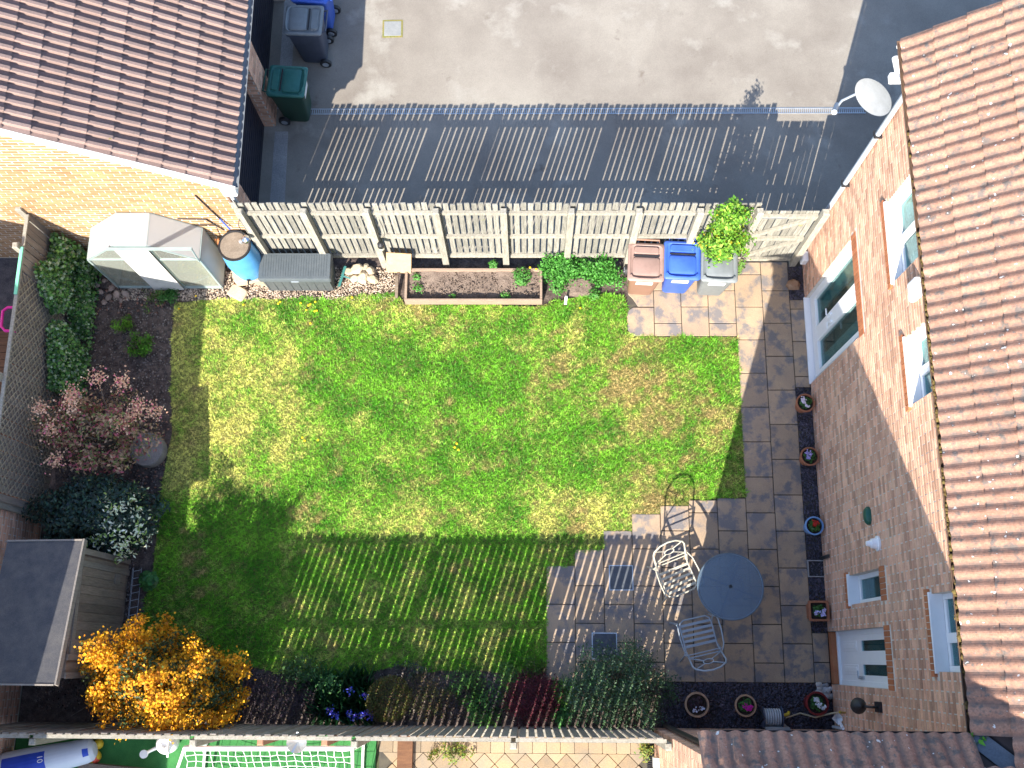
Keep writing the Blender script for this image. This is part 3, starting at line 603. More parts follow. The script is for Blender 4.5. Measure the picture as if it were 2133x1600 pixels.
b = MB(); b.tube([T @ Vector((0, 0, -.02)), (HX - .06, .50, 4.45), (HX + .02, .41, 4.4)], .022, 8); b.build('bracket', m_greymetal, t)
t = thing('alarm_box', 'white alarm box high on the house wall under the gutter', 'alarm', (HX, -1.98, 4.6))
MB().box((HX - .045, -1.98, 4.68), (.09, .24, .26)).build('case', m_white, t, bevel=.03)
t = thing('overflow_vent', 'dark green oval vent cap on the shaded house wall', 'vent', (HX, -4.28, 2.3))
b = MB(); b.lathe([(.0, -.0), (.11, 0), (.11, .04), (.08, .07), (0, .08)], 20, (0, 0, 0), 0, Matrix.Translation((HX, -4.28, 2.32)) @ Matrix.Rotation(-math.pi / 2, 4, 'Y'), .75, 1.1); b.build('cap', mat('dark_green_plastic', (.015, .09, .06), rough=.4), t, smooth=True)
t = thing('boiler_flue', 'white conical boiler flue sticking out of the house wall', 'flue', (HX, -4.67, 2.57))
b = MB(); b.lathe([(0, 0), (.10, 0), (.10, .025), (.075, .03), (.06, .10), (.045, .10), (.03, .16), (0, .165)], 20, (0, 0, 0), 0, Matrix.Translation((HX, -4.67, 2.57)) @ Matrix.Rotation(-math.pi / 2, 4, 'Y')); b.build('flue_pipe', m_white, t, smooth=True)
t = thing('wall_lamp', 'black lantern lamp on a bracket beside the back door', 'lamp', (HX, -6.68, 2.0))
b = MB(); b.box((HX - .02, -6.70, 2.1), (.04, .13, .20)); b.tube([(HX, -6.70, 2.12), (HX - .12, -6.70, 2.16), (HX - .22, -6.69, 2.06)], .017, 8); b.build('bracket', m_black, t)
b = MB(); b.lathe([(0, .10), (.04, .08), (.10, .0), (.104, -.012), (.075, -.02), (.065, -.14), (.03, -.19), (0, -.2)], 16, (HX - .25, -6.69, 2.03)); b.build('lamp_shade', m_black, t, smooth=True)
t = thing('junction_box', 'small white electric box low on the wall beside the gate', 'box', (HX, .15, .2))
MB().box((HX - .05, .17, .30), (.10, .17, .20)).build('case', m_white, t, bevel=.02)
t = thing('waste_hopper', 'white hopper and waste pipe low in the corner by the wing wall', 'pipe', (HX - .06, -7.0, 0))
b = MB(); b.lathe([(.05, 0), (.08, .12), (.09, .13), (.07, .12), (.0, .05)], 4, (.62, -6.93, .30), 0); b.tube([(.66, -7.07, .0), (.66, -7.06, .5), (.64, -6.97, .42)], .022, 8); b.build('hopper', m_white, t)
t = thing('gutter_weed', 'bright green weed growing in the gutter at the roof valley', 'plant', (.47, -6.86, 5.5))
GUTTER_WEED = t

# ================================================================== NEIGHBOUR'S GARAGE (top left)
GX, GY, GE, GS = -8.2, .30, 2.80, .67       # east wall, south wall, eave height, roof slope
gar = thing('brick_garage', 'brick garage with brown tiled roof beyond the greenhouse', 'garage', (GX, GY, 0))
gtop = lambda x: GE + GS * (GX + .2 - x) - .06
b = MB(); ridge = -13.2
b.add([(GX, GY, -.05), (GX, GY, gtop(GX)), (ridge, GY, gtop(ridge)), (ridge - 5, GY, gtop(GX)), (ridge - 5, GY, -.05), (GX, GY + .25, -.05), (GX, GY + .25, gtop(GX)), (ridge, GY + .25, gtop(ridge)), (ridge - 5, GY + .25, gtop(GX)), (ridge - 5, GY + .25, -.05)],
      [(4, 3, 2, 1, 0), (5, 6, 7, 8, 9), (0, 1, 6, 5)])
for y0, y1 in ((GY + .25, .78), (2.72, 3.22), (5.2, 9)): b.b2((GX - .25, y0, -.05), (GX, y1, 2.75))
b.b2((GX - .25, .78, 2.3), (GX, 2.72, 2.75)); b.b2((GX - .25, 3.22, 2.3), (GX, 5.2, 2.75))
gw = b.build('wall', m_mortar, gar)
rects = brick_rects(-13.6, GX, 0, 6.2, [], top=lambda x: gtop(x) - .03, j=.021)
vis = [r for r in rects if -11.9 < r[0] < -8.2 and r[2] > .7]; vis.sort(key=lambda r: -r[2]); vis = set(vis[150:450])
bm_ = {}
for r in sorted(vis):
    w_ = round(r[1] - r[0], 3)
    if w_ not in bm_: bm_[w_] = MB().box((0, 0, 0), (w_, .02, .054)).mesh('brick', m_brickp)
    put('brick', bm_[w_], gw, ((r[0] + r[1]) / 2, GY + .003 - random.uniform(0, .003), (r[2] + r[3]) / 2))
b = MB(); bricks_y(b, GY, [r for r in rects if r not in vis], -1); b.build('brick', m_brickg, gw, kind='stuff')
b = MB()
for y0, y1 in ((GY, .78), (2.72, 3.22), (5.2, 6.5)): bricks_x(b, GX, brick_rects(y0, y1, 0, 2.7, []), 1)
bricks_y(b, 2.72, brick_rects(GX - .24, GX, 0, 2.3, []), -1); b.build('brick', m_brick, gw, kind='stuff')
for y0, y1 in ((.78, 2.72), (3.22, 5.2)): 
    dd = MB().b2((GX - .22, y0, 0), (GX - .19, y1, 2.3)).build('garage_door', m_garagedoor, gar)
    b = MB(); z = .1
    while z < 2.2: b.b2((GX - .19, y0 + .05, z), (GX - .182, y1 - .05, z + .06)); z += .11
    b.build('door_rib', m_garagedoor, dd)
ge = lambda x: GE + GS * (GX + .2 - x)
b = MB(); b.add([(GX + .2, GY - .06, GE - .02), (ridge, GY - .06, ge(ridge) - .02), (ridge, 9, ge(ridge) - .02), (GX + .2, 9, GE - .02), (ridge - 5, GY - .06, GE - .02), (ridge - 5, 9, GE - .02)], [(0, 3, 2, 1), (1, 2, 5, 4)])
gr = b.build('roof', m_underlay, gar)
q = [(0, 0), (.058, 0), (.064, .040), (.070, .054), (.112, .054), (.118, .040), (.124, 0)]
pg = [(x, z) for x, z in q] + [(x + .145, z) for x, z in q] + [(.29, 0)]
gm = tile_mesh('garage_tile', pg, .29, .37, .028, m_tileg)
GUP = Vector((-1, 0, GS)).normalized()
lay_tiles(gr, gm, (GX + .22, GY - .07, GE + .01), (0, 1, 0), GUP.to_tuple(), .29, .327, 14, 10)
b = MB()
for r in range(0, 18):
    for c in range(24):
        if r < 10 and c < 14: continue
        F_ = frame(Vector((GX + .22, GY - .07, GE + .01)) + Vector((0, 1, 0)) * (c * .29) + GUP * (r * .327), (0, 1, 0), GUP.to_tuple()); n = len(pg)
        b.add([F_ @ Vector((x, 0, z + .028)) for x, z in pg] + [F_ @ Vector((x, .37, z)) for x, z in pg], [(i, i + 1, n + i + 1, n + i) for i in range(n - 1)])
b.build('roof_tile', m_tileg, gr, kind='stuff')
MB().beam((GX + .24, GY - .085, GE - .04), (ridge, GY - .085, ge(ridge) - .06), .035, .11).build('verge_board', m_whitewood, gr)
MB().b2((GX + .002, GY - .04, GE - .38), (GX + .19, 9, GE - .06)).build('soffit', m_whitewood, gar)
gutter((GX + .27, GY - .08, GE + .0), (GX + .27, 9, GE + .0), gar, mat('grey_gutter', (.16, .175, .19), rough=.4), .045)
b = MB(); b.tube([(GX + .26, GY - .03, GE - .05), (GX + .2, GY - .02, GE - .25), (GX + .05, GY + .06, GE - .5), (GX + .05, GY + .1, 0)], .034, 8); b.build('downpipe', mat('pale_pipe', (.55, .58, .60), rough=.4), gar, smooth=True)
MB().box((GX + .16, GY - .06, GE - .12), (.2, .12, .16)).build('gutter_end', m_whitewood, gar, bevel=.02)
# overflow pipe from the garage wall down to the water butt
t = thing('rain_pipe', 'thin dark pipe running down the garage wall to the blue barrel', 'pipe', (-8.6, GY, 1.2))
b = MB(); b.tube([(-8.62, GY - .02, 2.42), (-8.5, GY - .025, 1.62)], .011, 6); b.tube([(-9.15, GY - .02, 1.60), (-8.72, GY - .02, 1.58), (-8.55, GY - .03, 1.2)], .011, 6); b.build('hose', m_black, t)
b = MB(); b.tube([(-8.5, GY - .025, 1.62), (-8.43, GY - .06, 1.30)], .013, 6); b.build('hose_end', m_bblue, t)

# ------------------------------------------------------------------ neighbour's house (mostly out of frame, shades the left of the garden)
nb = thing('neighbour_house', 'two-storey brick house standing off the lower left corner', 'house', (-11.42, -9, 0))
b = MB(); b.b2((-19, -15, -.05), (-11.42, -6.45, 4.84)); b.add([(-11.42, -6.45, 4.7), (-19, -6.45, 4.7), (-15.2, -6.45, 7.1), (-11.42, -6.7, 4.7), (-19, -6.7, 4.7), (-15.2, -6.7, 7.1)], [(0, 2, 1), (3, 4, 5), (0, 3, 5, 2), (1, 2, 5, 4)]); nw = b.build('wall', m_mortar, nb)
b = MB(); bricks_x(b, -11.42, brick_rects(-9, -6.45, 0, 4.7, []), 1); bricks_y(b, -6.45, brick_rects(-15, -11.42, 0, 4.7, []), 1); b.build('brick', m_brick, nw, kind='stuff')
b = MB(); s_ = .62; b.add([(-11.04, -6.2, 4.7), (-11.04, -15.3, 4.7), (-15.2, -15.3, 4.7 + 4.2 * s_), (-15.2, -6.2, 4.7 + 4.2 * s_), (-19.4, -6.2, 4.7), (-19.4, -15.3, 4.7), (-11.04, -6.2, 4.58), (-11.04, -15.3, 4.58), (-15.2, -15.3, 4.58 + 4.2 * s_), (-15.2, -6.2, 4.58 + 4.2 * s_), (-19.4, -6.2, 4.58), (-19.4, -15.3, 4.58)], [(0, 3, 2, 1), (3, 4, 5, 2), (6, 7, 8, 9), (9, 8, 11, 10), (0, 6, 9, 3), (3, 9, 10, 4), (0, 1, 7, 6)])
b.build('roof', m_underlay, nb)
gwl = thing('garden_wall', 'shaded pink brick wall between the left fence and the shed', 'wall', (-11.5, -5.2, 0)); b = MB(); b.b2((-11.55, -6.44, -.05), (-11.42, -4.1, 1.9)); w_ = b.build('wall', m_mortar, gwl)
b = MB(); bricks_x(b, -11.42, brick_rects(-6.44, -4.1, 0, 1.9, []), 1); b.build('brick', m_brick, w_, kind='stuff')

# ================================================================== FENCES
def board_mesh(w, t_, h, m, name='board'):
    b = MB(); b.loft([[(-w / 2, -t_ / 2, 0), (w / 2, -t_ / 2, 0), (w / 2, t_ / 2, 0), (-w / 2, t_ / 2, 0)], [(-w / 2, -t_ / 2, h - .004), (w / 2, -t_ / 2, h - .004), (w / 2, t_ / 2, h - .004), (-w / 2, t_ / 2, h - .004)],
                      [(-w / 2 + .004, -t_ / 2 + .003, h), (w / 2 - .004, -t_ / 2 + .003, h), (w / 2 - .004, t_ / 2 - .003, h), (-w / 2 + .004, t_ / 2 - .003, h)]]); return b.mesh(name, m)
def post_mesh(s, h, m, name='post'):
    b = MB(); r = lambda k, z: [(-k, -k, z), (k, -k, z), (k, k, z), (-k, k, z)]; b.loft([r(s / 2, -.02), r(s / 2, h - .02), r(s / 2 - .012, h)]); return b.mesh(name, m)
def rail(parent, p0, p1, w, h, m, name='rail'):
    MB().beam(p0, p1, w, h).build(name, m, parent)
NP = [-8.06, -7.12, -6.20, -5.18, -4.19, -3.20, -2.21, -1.32, -.46]
nf = thing('board_fence', 'pale weathered board fence behind the bins and planter', 'fence', (-4.2, .2, 0))
pm = post_mesh(.10, 2.14, m_post); bmN = [board_mesh(.0745 + k * .0012, .024, 2.06 + .01 * k, m_wood) for k in range(3)]
for x in NP: put('post', pm, nf, (x, .165, 0), (0, 0, random.uniform(-.04, .04)))
for i in range(len(NP) - 1):
    for z in (.26, 1.06, 1.93): rail(nf, (NP[i] + .05, .225 + random.uniform(-.004, .004), z), (NP[i + 1] - .05, .225 + random.uniform(-.004, .004), z + random.uniform(-.008, .008)), .045, .075, m_post)
x = -8.14
while x < -.42:
    put('board', random.choice(bmN), nf, (x, .262, .11 + random.uniform(-.008, .008)), (random.uniform(-.004, .004), random.uniform(-.0015, .0015), 0)); x += .1035
gt_ = thing('garden_gate', 'pale wooden ledged and braced gate beside the house', 'gate', (.05, .2, 0))
put('gate_post', post_mesh(.10, 2.05, m_post, 'gate_post'), gt_, (.52, .19, 0))
x = -.385
gb = board_mesh(.088, .017, 1.88, m_wood)
while x < .45: put('board', gb, gt_, (x, .250, .06 + random.uniform(-.006, .006)), (0, random.uniform(-.005, .005), 0)); x += .1
for z in (.15, 1.0, 1.82): rail(gt_, (-.42, .215, z), (.45, .215, z), .045, .085, m_post)
for z0, z1 in ((.22, .95), (1.07, 1.77)): rail(gt_, (-.40, .216, z0), (.43, .216, z1), .04, .08, m_post, 'brace')
b = MB(); b.b2((-.41, .184, 1.80), (.0, .193, 1.835)); b.b2((-.42, .178, 1.77), (-.38, .193, 1.87)); b.build('hinge', m_steel, gt_)
# south fence
sf = thing('board_fence', 'grey board fence along the bottom of the garden, sun striping through', 'fence', (-6.5, -7.1, 0))
bmS = [board_mesh(.081 + k * .0015, .020, 2.16 + .01 * k, m_wood2) for k in range(3)]
x = -11.34
while x < -2.02:
    put('board', random.choice(bmS), sf, (x, -7.10, -.02 + random.uniform(-.008, .008)), (random.uniform(-.004, .004), random.uniform(-.0015, .0015), 0)); x += .1165
SP = [-10.2, -8.12, -6.04, -4.0, -2.02]
pmS = post_mesh(.09, 2.08, m_post)
for x in SP: put('post', pmS, sf, (x, -7.205, 0))
pe = [-11.38] + SP
for i in range(len(pe) - 1):
    for z, h in ((.4, .07), (1.15, .07), (2.10, .035)): rail(sf, (pe[i] + .03, -7.134, z), (pe[i + 1] - .03, -7.134, z), .048, h, m_post)
# left fence with lattice
lf_ = thing('trellis_fence', 'shaded left fence with diamond lattice trellis and ivy', 'fence', (-11.3, -1.9, 0))
bmL = board_mesh(.10, .017, 1.74, m_wood2)
y = .24
while y > -4.02: put('board', bmL, lf_, (-11.335, y, .06 + random.uniform(-.006, .006)), (0, random.uniform(-.005, .005), math.pi / 2)); y -= .1165
for y in (.30, -.28, -2.27, -4.05): put('post', pmS if y != .30 else pm, lf_, (-11.40, y, -.14))
for z in (.35, 1.75): rail(lf_, (-11.365, .25, z), (-11.365, -4.0, z), .04, .07, m_post)
rail(lf_, (-11.335, .25, 1.815), (-11.335, -4.0, 1.815), .05, .03, m_post, 'capping')
y0, y1, z0, z1 = -3.9, -.65, .25, 1.80
for sgn, xx in ((1, -11.315), (-1, -11.307)):
    c = -4.0
    while c < 4.6:
        # line z = z0 + sgn*(y - (y0 + c)), clipped to the panel
        pts_ = []
        ya, yb = y0, y1
        za, zb = z0 + sgn * (ya - (y0 + c)), z0 + sgn * (yb - (y0 + c))
        tmin, tmax = 0., 1.
        for lo, hi in ((z0, z1),):
            dz = zb - za; t1, t2 = (lo - za) / dz, (hi - za) / dz
            tmin, tmax = max(tmin, min(t1, t2)), min(tmax, max(t1, t2))
        if tmax - tmin > .01:
            P0 = (xx, ya + (yb - ya) * tmin, za + (zb - za) * tmin); P1 = (xx, ya + (yb - ya) * tmax, za + (zb - za) * tmax)
            MB().beam(P0, P1, .016, .006, (1, 0, 0)).build('lattice_slat', m_lattice, lf_)
        c += .125
t = thing('green_strip', 'pale green plastic strip lying along the left fence top', 'strip', (-11.335, -.6, 1.83)); MB().b2((-11.36, -1.02, 1.831), (-11.315, -.28, 1.853)).build('strip', m_greenstrip, t)

# ================================================================== WHEELIE BINS
def make_bin(name, label, group, mb, ml, loc, rz, hd=True):
    t = thing(name, label, 'bin', loc, rz, group)
    b = MB(); b.loft([rrect(.39, .40, .06, .05, 3, 0, .0), rrect(.40, .42, .06, .07, 3, 0, .0), rrect(.50, .56, .06, .90, 3, 0, -.01), rrect(.52, .58, .06, .93, 3, 0, -.01), rrect(.55, .61, .05, .935, 3, 0, -.01), rrect(.55, .61, .05, .985, 3, 0, -.01)]); b.build('body', mb, t, smooth=True, local=True)
    b = MB(); b.loft([rrect(.565, .63, .05, .985, 4, 0, -.015), rrect(.57, .635, .05, 1.005, 4, 0, -.015), rrect(.55, .61, .06, 1.022, 4, 0, -.015), rrect(.50, .55, .07, 1.030, 4, 0, -.015), rrect(.47, .52, .07, 1.016, 4, 0, -.015)])
    b.loft([rrect(.42, .30, .04, 1.01, 3, 0, -.10), rrect(.41, .29, .04, 1.038, 3, 0, -.10), rrect(.36, .24, .05, 1.050, 3, 0, -.10)]); b.loft([rrect(.40, .13, .03, 1.01, 3, 0, .17), rrect(.37, .10, .03, 1.045, 3, 0, .17)])
    b.tube([(-.23, -.24, 1.025), (-.20, -.285, 1.036), (-.1, -.305, 1.042), (.1, -.305, 1.042), (.20, -.285, 1.036), (.23, -.24, 1.025)], .018, 8)
    l = b.build('lid', ml, t, smooth=True, local=True)
    MB().b2((-.20, .065, 1.03), (.20, .085, 1.043)).build('groove_shade', m_black, l, local=True)  # black strip laid on the lid as the shade of a groove
    b = MB(); b.tube([(-.20, .29, .97), (-.20, .36, 1.0), (.20, .36, 1.0), (.20, .29, .97)], .015, 8); b.build('handle', mb, t, smooth=True, local=True)
    for s in (-1, 1):
        b = MB(); b.lathe([(.03, -.03), (.10, -.025), (.10, .025), (.03, .03)], 18, (0, 0, 0), 0, Matrix.Translation((s * .235, .20, .10)) @ Matrix.Rotation(math.pi / 2, 4, 'Y')); w_ = b.build('wheel', m_black, t, local=True)
        b = MB(); b.lathe([(.0, -.034), (.055, -.034), (.055, .034), (0, .034)], 14, (0, 0, 0), 0, Matrix.Translation((s * .235, .20, .10)) @ Matrix.Rotation(math.pi / 2, 4, 'Y')); b.build('hub', m_greymetal, w_, local=True)
    if hd:
        b = MB(); f = lambda z: -.21 - (z - .07) * .0964 - .004
        b.add([(-.13, f(.70), .70), (.13, f(.70), .70), (.13, f(.86), .86), (-.13, f(.86), .86)], [(0, 1, 2, 3)]); b.add([(-.13, f(.70) + .003, .70), (.13, f(.70) + .003, .70), (.13, f(.86) + .003, .86), (-.13, f(.86) + .003, .86)], [(3, 2, 1, 0)])
        b.build('sticker', m_white, t, local=True)
    return t
GB = 'bins lined up by the fence'; GD = 'bins by the garage'
make_bin('wheelie_bin', 'brown wheelie bin, leftmost of the three by the fence', GB, m_bbrown, m_bbrownlid, (-2.0, -.17, 0), -.05)
make_bin('wheelie_bin', 'bright blue wheelie bin in the row by the fence', GB, m_bblue, m_bblue, (-1.44, -.14, 0), -.05)
make_bin('wheelie_bin', 'pale grey wheelie bin under the bush beside the gate', GB, m_bgrey, m_bgrey, (-.87, -.18, 0), -.05)
make_bin('wheelie_bin', 'dark green wheelie bin against the garage pier', GD, m_bgreen, m_bgreenlid, (-7.80, 2.98, 0), math.radians(86))
make_bin('wheelie_bin', 'charcoal wheelie bin with pale lid beside the garage', GD, m_bdark, m_bgrey, (-7.56, 4.12, 0), math.radians(-92), False)
make_bin('wheelie_bin', 'blue wheelie bin cut off by the top edge of the picture', GD, m_bblue, m_bblue, (-7.48, 4.74, 0), math.radians(-95), False)

# ================================================================== ALONG THE NORTH FENCE
t = thing('storage_box', 'long dark grey plastic garden storage box by the fence', 'storage box', (-7.56, -.09, 0))
b = MB(); b.loft([rrect(1.07, .40, .03, .0, 2, -7.56, -.09), rrect(1.12, .42, .03, .50, 2, -7.56, -.09)]); bx = b.build('body', m_box, t, smooth=True)
b = MB()
for k in range(9): b.b2((-8.08 + k * .13, -.303, .05), (-8.06 + k * .13, -.297, .46))
b.build('rib', m_box, bx)
b = MB(); b.loft([rrect(1.17, .47, .035, .50, 2, -7.56, -.09), rrect(1.17, .47, .035, .56, 2, -7.56, -.09), rrect(1.13, .43, .03, .60, 2, -7.56, -.09)]); ld = b.build('lid', m_boxtop, t, smooth=True)
b = MB()
for k in range(26): b.b2((-8.08 + k * .0405, -.27, .601), (-8.065 + k * .0405, .09, .606))
b.build('lid_rib', m_boxtop, ld)
MB().b2((-7.62, -.333, .50), (-7.50, -.322, .53)).build('latch', m_greymetal, t)
t = thing('blue_barrel', 'sky blue plastic water barrel standing on stones', 'barrel', (-8.38, .02, .22))
b = MB(); b.lathe([(.20, .22), (.235, .25), (.262, .5), (.275, .72), (.262, .95), (.245, 1.12), (.24, 1.15)], 28, (-8.38, .02, 0)); b.build('drum', m_barrel, t, smooth=True)
b = MB(); b.lathe([(.0, 1.165), (.225, 1.165), (.225, 1.185), (.25, 1.19), (.255, 1.16), (.24, 1.145)], 28, (-8.38, .02, 0)); b.build('lid_rim', m_black, t, smooth=True)
MB().lathe([(0, 1.16), (.222, 1.16), (.222, 1.178), (0, 1.18)], 28, (-8.38, .02, 0)).build('lid', m_barrellid, t)
b = MB(); b.lathe([(0, 1.18), (.03, 1.18), (.03, 1.24), (0, 1.25)], 10, (-8.27, .07, 0)); b.build('valve', m_steel, t)
b = MB(); b.box((-8.36, -.21, .34), (.05, .06, .05)); b.tube([(-8.36, -.23, .34), (-8.36, -.29, .34), (-8.36, -.29, .29)], .014, 8); b.build('tap', m_black, t)
for k, (x, y, w, d, h, rz, lb) in enumerate(((-8.52, -.02, .34, .34, .215, .3, 'tan stone block under the left side of the blue barrel'), (-8.20, -.02, .28, .36, .215, -.1, 'tan stone block under the right side of the blue barrel'), (-8.62, -.33, .30, .22, .06, -.5, 'flat pale flagstone on the gravel in front of the blue barrel'))):
    o = MB().loft([rrect(w, d, .04, 0, 2), rrect(w, d, .04, h - .02, 2), rrect(w - .03, d - .03, .04, h, 2)]).build('stone_block', m_paleston); o.location = (x, y, -.015); o.rotation_euler = (0, 0, rz); tag(o, lb, 'stone')
# orange-ish plank and yellow coil beside the greenhouse
t = thing('wall_plank', 'leaning rusty plank between greenhouse and barrel', 'plank', (-8.74, .1, 0)); b = MB(); b.beam((-8.72, .20, 1.0), (-8.68, .02, .02), .06, .02); b.build('board', mat('rusty_plank', (.42, .16, .06), (.36, .13, .05), 6, rough=.9), t)
t = thing('yellow_coil', 'small bright orange coil on the ground beside the barrel', 'cord', (-8.62, -.15, .04)); b = MB()
for k in range(4): b.tube([(-8.62 + .045 * math.cos(a), -.14 + .035 * math.sin(a), .0 + .02 * k + .01) for a in [i * math.pi / 6 for i in range(12)]], .010, 6, closed=True)
b.build('coil', mat('orange_cord', (.70, .28, .02), rough=.5), t)
# rake head, stones, plywood
t = thing('garden_rake', 'green rake head lying among pale stones by the fence', 'rake', (-6.86, -.1, 0))
b = MB(); b.beam((-6.93, -.24, .08), (-6.84, .10, .10), .035, .025)
for k in range(12): p = Vector((-6.93, -.24, .08)).lerp(Vector((-6.84, .10, .10)), k / 11); b.beam(p, p + Vector((-.05, .01, -.07)), .010, .010)
b.build('head', m_rake, t); b = MB(); b.tube([(-6.885, -.06, .09), (-6.55, -.16, .02)], .014, 8); b.build('handle', m_rake, t)
def rock(name, c, r, m, label, cat='stone', group=None, sq=.6, seed=0, rz=0):
    rr = random.Random(seed); b = MB(); rings = []
    for z, k in ((-.5, .55), (-.1, 1.0), (.35, .92), (.7, .55)): rings.append([(r * k * math.cos(a) * rr.uniform(.82, 1.15), r * k * .75 * math.sin(a) * rr.uniform(.82, 1.15), r * z * sq * 1.4) for a in [i * math.pi / 4 for i in range(8)]])
    b.loft(rings); o = b.build(name, m, smooth=False); o.location = c; o.rotation_euler = (rr.uniform(-.15, .15), rr.uniform(-.15, .15), rz); tag(o, label, cat, group); return o
st = [(-6.80, .03, .10, 'pinkish stone touching the rake head'), (-6.66, .07, .13, 'long upright tan stone at the back of the stone pile'), (-6.55, -.08, .12, 'broad flat stone in front of the stone pile'), (-6.44, .04, .10, 'pale pink slab stone on the right of the stone pile'), (-6.40, -.10, .10, 'mossy stone nearest the plywood board'), (-6.70, -.09, .09, 'small tan stone under the rake handle'), (-6.52, .10, .08, 'narrow pale stone against the fence foot')]
for k, (x, y, r, lb) in enumerate(st): rock('stone', (x, y, r * .35), r, m_paleston, lb, group='pile of stones by the fence', seed=k, rz=k * .7)
t = thing('plywood_board', 'square plywood sheet leaning on the fence above the planter', 'board', (-5.93, .0, 0))
b = MB(); b.beam((-5.95, -.03, .16), (-5.90, .12, .62), .40, .014, (0, -1, .3)); b.build('sheet', m_ply, t)
t = thing('wooden_stake', 'short weathered stake beside the raised planter', 'stake', (-5.98, -.3, 0)); b = MB(); b.beam((-5.97, -.10, .22), (-5.99, -.42, .02), .05, .05); b.build('stake', m_bark, t)
# raised planter
t = thing('raised_planter', 'long raised wooden planter filled with bare soil', 'planter', (-4.72, -.24, 0))
MB().b2((-5.84, -.530, 0), (-3.60, -.495, .20)).build('plank', m_planter, t, bevel=.004); MB().b2((-5.84, -.005, 0), (-3.60, .03, .20)).build('plank', m_planter, t, bevel=.004)
MB().b2((-5.84, -.493, 0), (-5.80, -.007, .197)).build('plank', m_planter, t, bevel=.004); MB().b2((-3.64, -.493, 0), (-3.60, -.007, .197)).build('plank', m_planter, t, bevel=.004)
nx, ny = 60, 16; xs = np.linspace(-5.80, -3.64, nx); ys = np.linspace(-.493, -.007, ny); gx, gy = np.meshgrid(xs, ys, indexing='ij'); pp = np.stack([gx.ravel(), gy.ravel()], 1)
zz = .10 + .012 * waves(pp, 9, 31) + .010 * waves(pp, 28, 32) + .03 * ((pp[:, 1] + .25) / .25)
F = np.array([[i * ny + j, (i + 1) * ny + j, (i + 1) * ny + j + 1, i * ny + j + 1] for i in range(nx - 1) for j in range(ny - 1)])
m_psoil = mat('planter_soil', (.20, .155, .125), (.145, .11, .09), 9, fine=.4, fscale=50, bump=.8, bscale=60, rough=.95, spec=.1)
put('soil', npmesh('soil', np.concatenate([pp, zz[:, None]], 1), F, m_psoil, None, True), t)
ch = chips('soil_clod', [(-5.79, -3.65, -.48, -.02)], 700, .014, .7, m_psoil, .115, None, t)
# hanging things on the fence posts
t = thing('hanging_lantern', 'small lantern hanging on a cord from a fence post', 'lantern', (-6.10, .1, 1.0)); b = MB(); b.tube([(-6.12, .105, 1.75), (-6.12, .06, 1.55), (-6.12, .06, 1.15)], .006, 6); b.build('cord', m_black, t)
b = MB(); b.lathe([(0, 1.17), (.05, 1.14), (.055, 1.06), (.0, 1.02)], 12, (-6.12, .06, 0)); b.build('cap', m_black, t, smooth=True); MB().lathe([(.045, 1.06), (.05, .98), (.0, .94)], 12, (-6.12, .06, 0)).build('globe', m_cream, t, smooth=True)
t = thing('hanging_feeder', 'silver bird feeder hanging above the blue barrel', 'feeder', (-8.1, .1, 1.3)); b = MB(); b.tube([(-8.10, .11, 1.95), (-8.12, .04, 1.9), (-8.13, .02, 1.5)], .006, 6); b.build('cord', m_black, t)
b = MB(); b.lathe([(0, 1.50), (.06, 1.46), (.065, 1.40), (.05, 1.37), (0, 1.36)], 14, (-8.13, .02, 0)); b.build('dish', mat('shiny_steel', (.6, .6, .62), rough=.15, metal=1), t, smooth=True)

# ================================================================== GREENHOUSE
t = thing('greenhouse', 'small polycarbonate greenhouse with sliding door against the garage wall', 'greenhouse', (-9.75, .0, 0))
gx0, gx1, gy0, gy1, ze, zt = -10.60, -8.88, -.24, .27, 1.25, 1.80; ta, tb = -10.0, -9.50
PR = [(gx0, 0), (gx0, ze), (ta, zt), (tb, zt), (gx1, ze), (gx1, 0)]
b = MB()
for y in (gy0, gy1):
    for i in range(5): b.beam((PR[i][0], y, PR[i][1]), (PR[i + 1][0], y, PR[i + 1][1]), .030, .030)
    b.beam((gx0, y, ze), (gx1, y, ze), .024, .024); b.beam((gx0, y, .03), (gx1, y, .03), .03, .05)
for x, z in PR: b.beam((x, gy0, max(z, .03)), (x, gy1, max(z, .03)), .030, .030)
for x in (ta, tb): b.beam((x, gy0, 0), (x, gy0, zt), .026, .026)
b.beam((gx0, gy0 + .02, .55), (ta, gy0 + .02, .05), .014, .014); b.beam((gx1, gy0 + .02, .55), (tb, gy0 + .02, .05), .014, .014)
b.beam((gx0 + .1, gy1 - .02, .6), (gx1 - .1, gy1 - .02, .6), .02, .02)
b.build('frame', m_alu, t)
b = MB(); b.beam((ta - .1, gy0 - .045, zt - .02), (gx1 + .06, gy0 - .045, zt - .02), .035, .045); b.beam((gx1 + .05, gy0 - .045, zt - .03), (gx1 + .0, gy0 - .03, ze), .018, .018); b.build('door_track', m_alu, t)
for i in range(1, 4):
    (xa, za), (xb, zb) = PR[i], PR[i + 1]; b = MB(); o_ = .018; b.add([(xa, gy0, za + o_), (xb, gy0, zb + o_), (xb, gy1, zb + o_), (xa, gy1, za + o_), (xa, gy0, za + o_ + .006), (xb, gy0, zb + o_ + .006), (xb, gy1, zb + o_ + .006), (xa, gy1, za + o_ + .006)], [(0, 3, 2, 1), (4, 5, 6, 7), (0, 1, 5, 4), (2, 3, 7, 6)]); b.build('roof_panel', m_poly, t)
MB().b2((gx0 - .02, gy0, .05), (gx0 - .014, gy1, ze)).build('side_panel', m_poly, t); MB().b2((gx1 + .014, gy0, .05), (gx1 + .02, gy1, ze)).build('side_panel', m_poly, t)
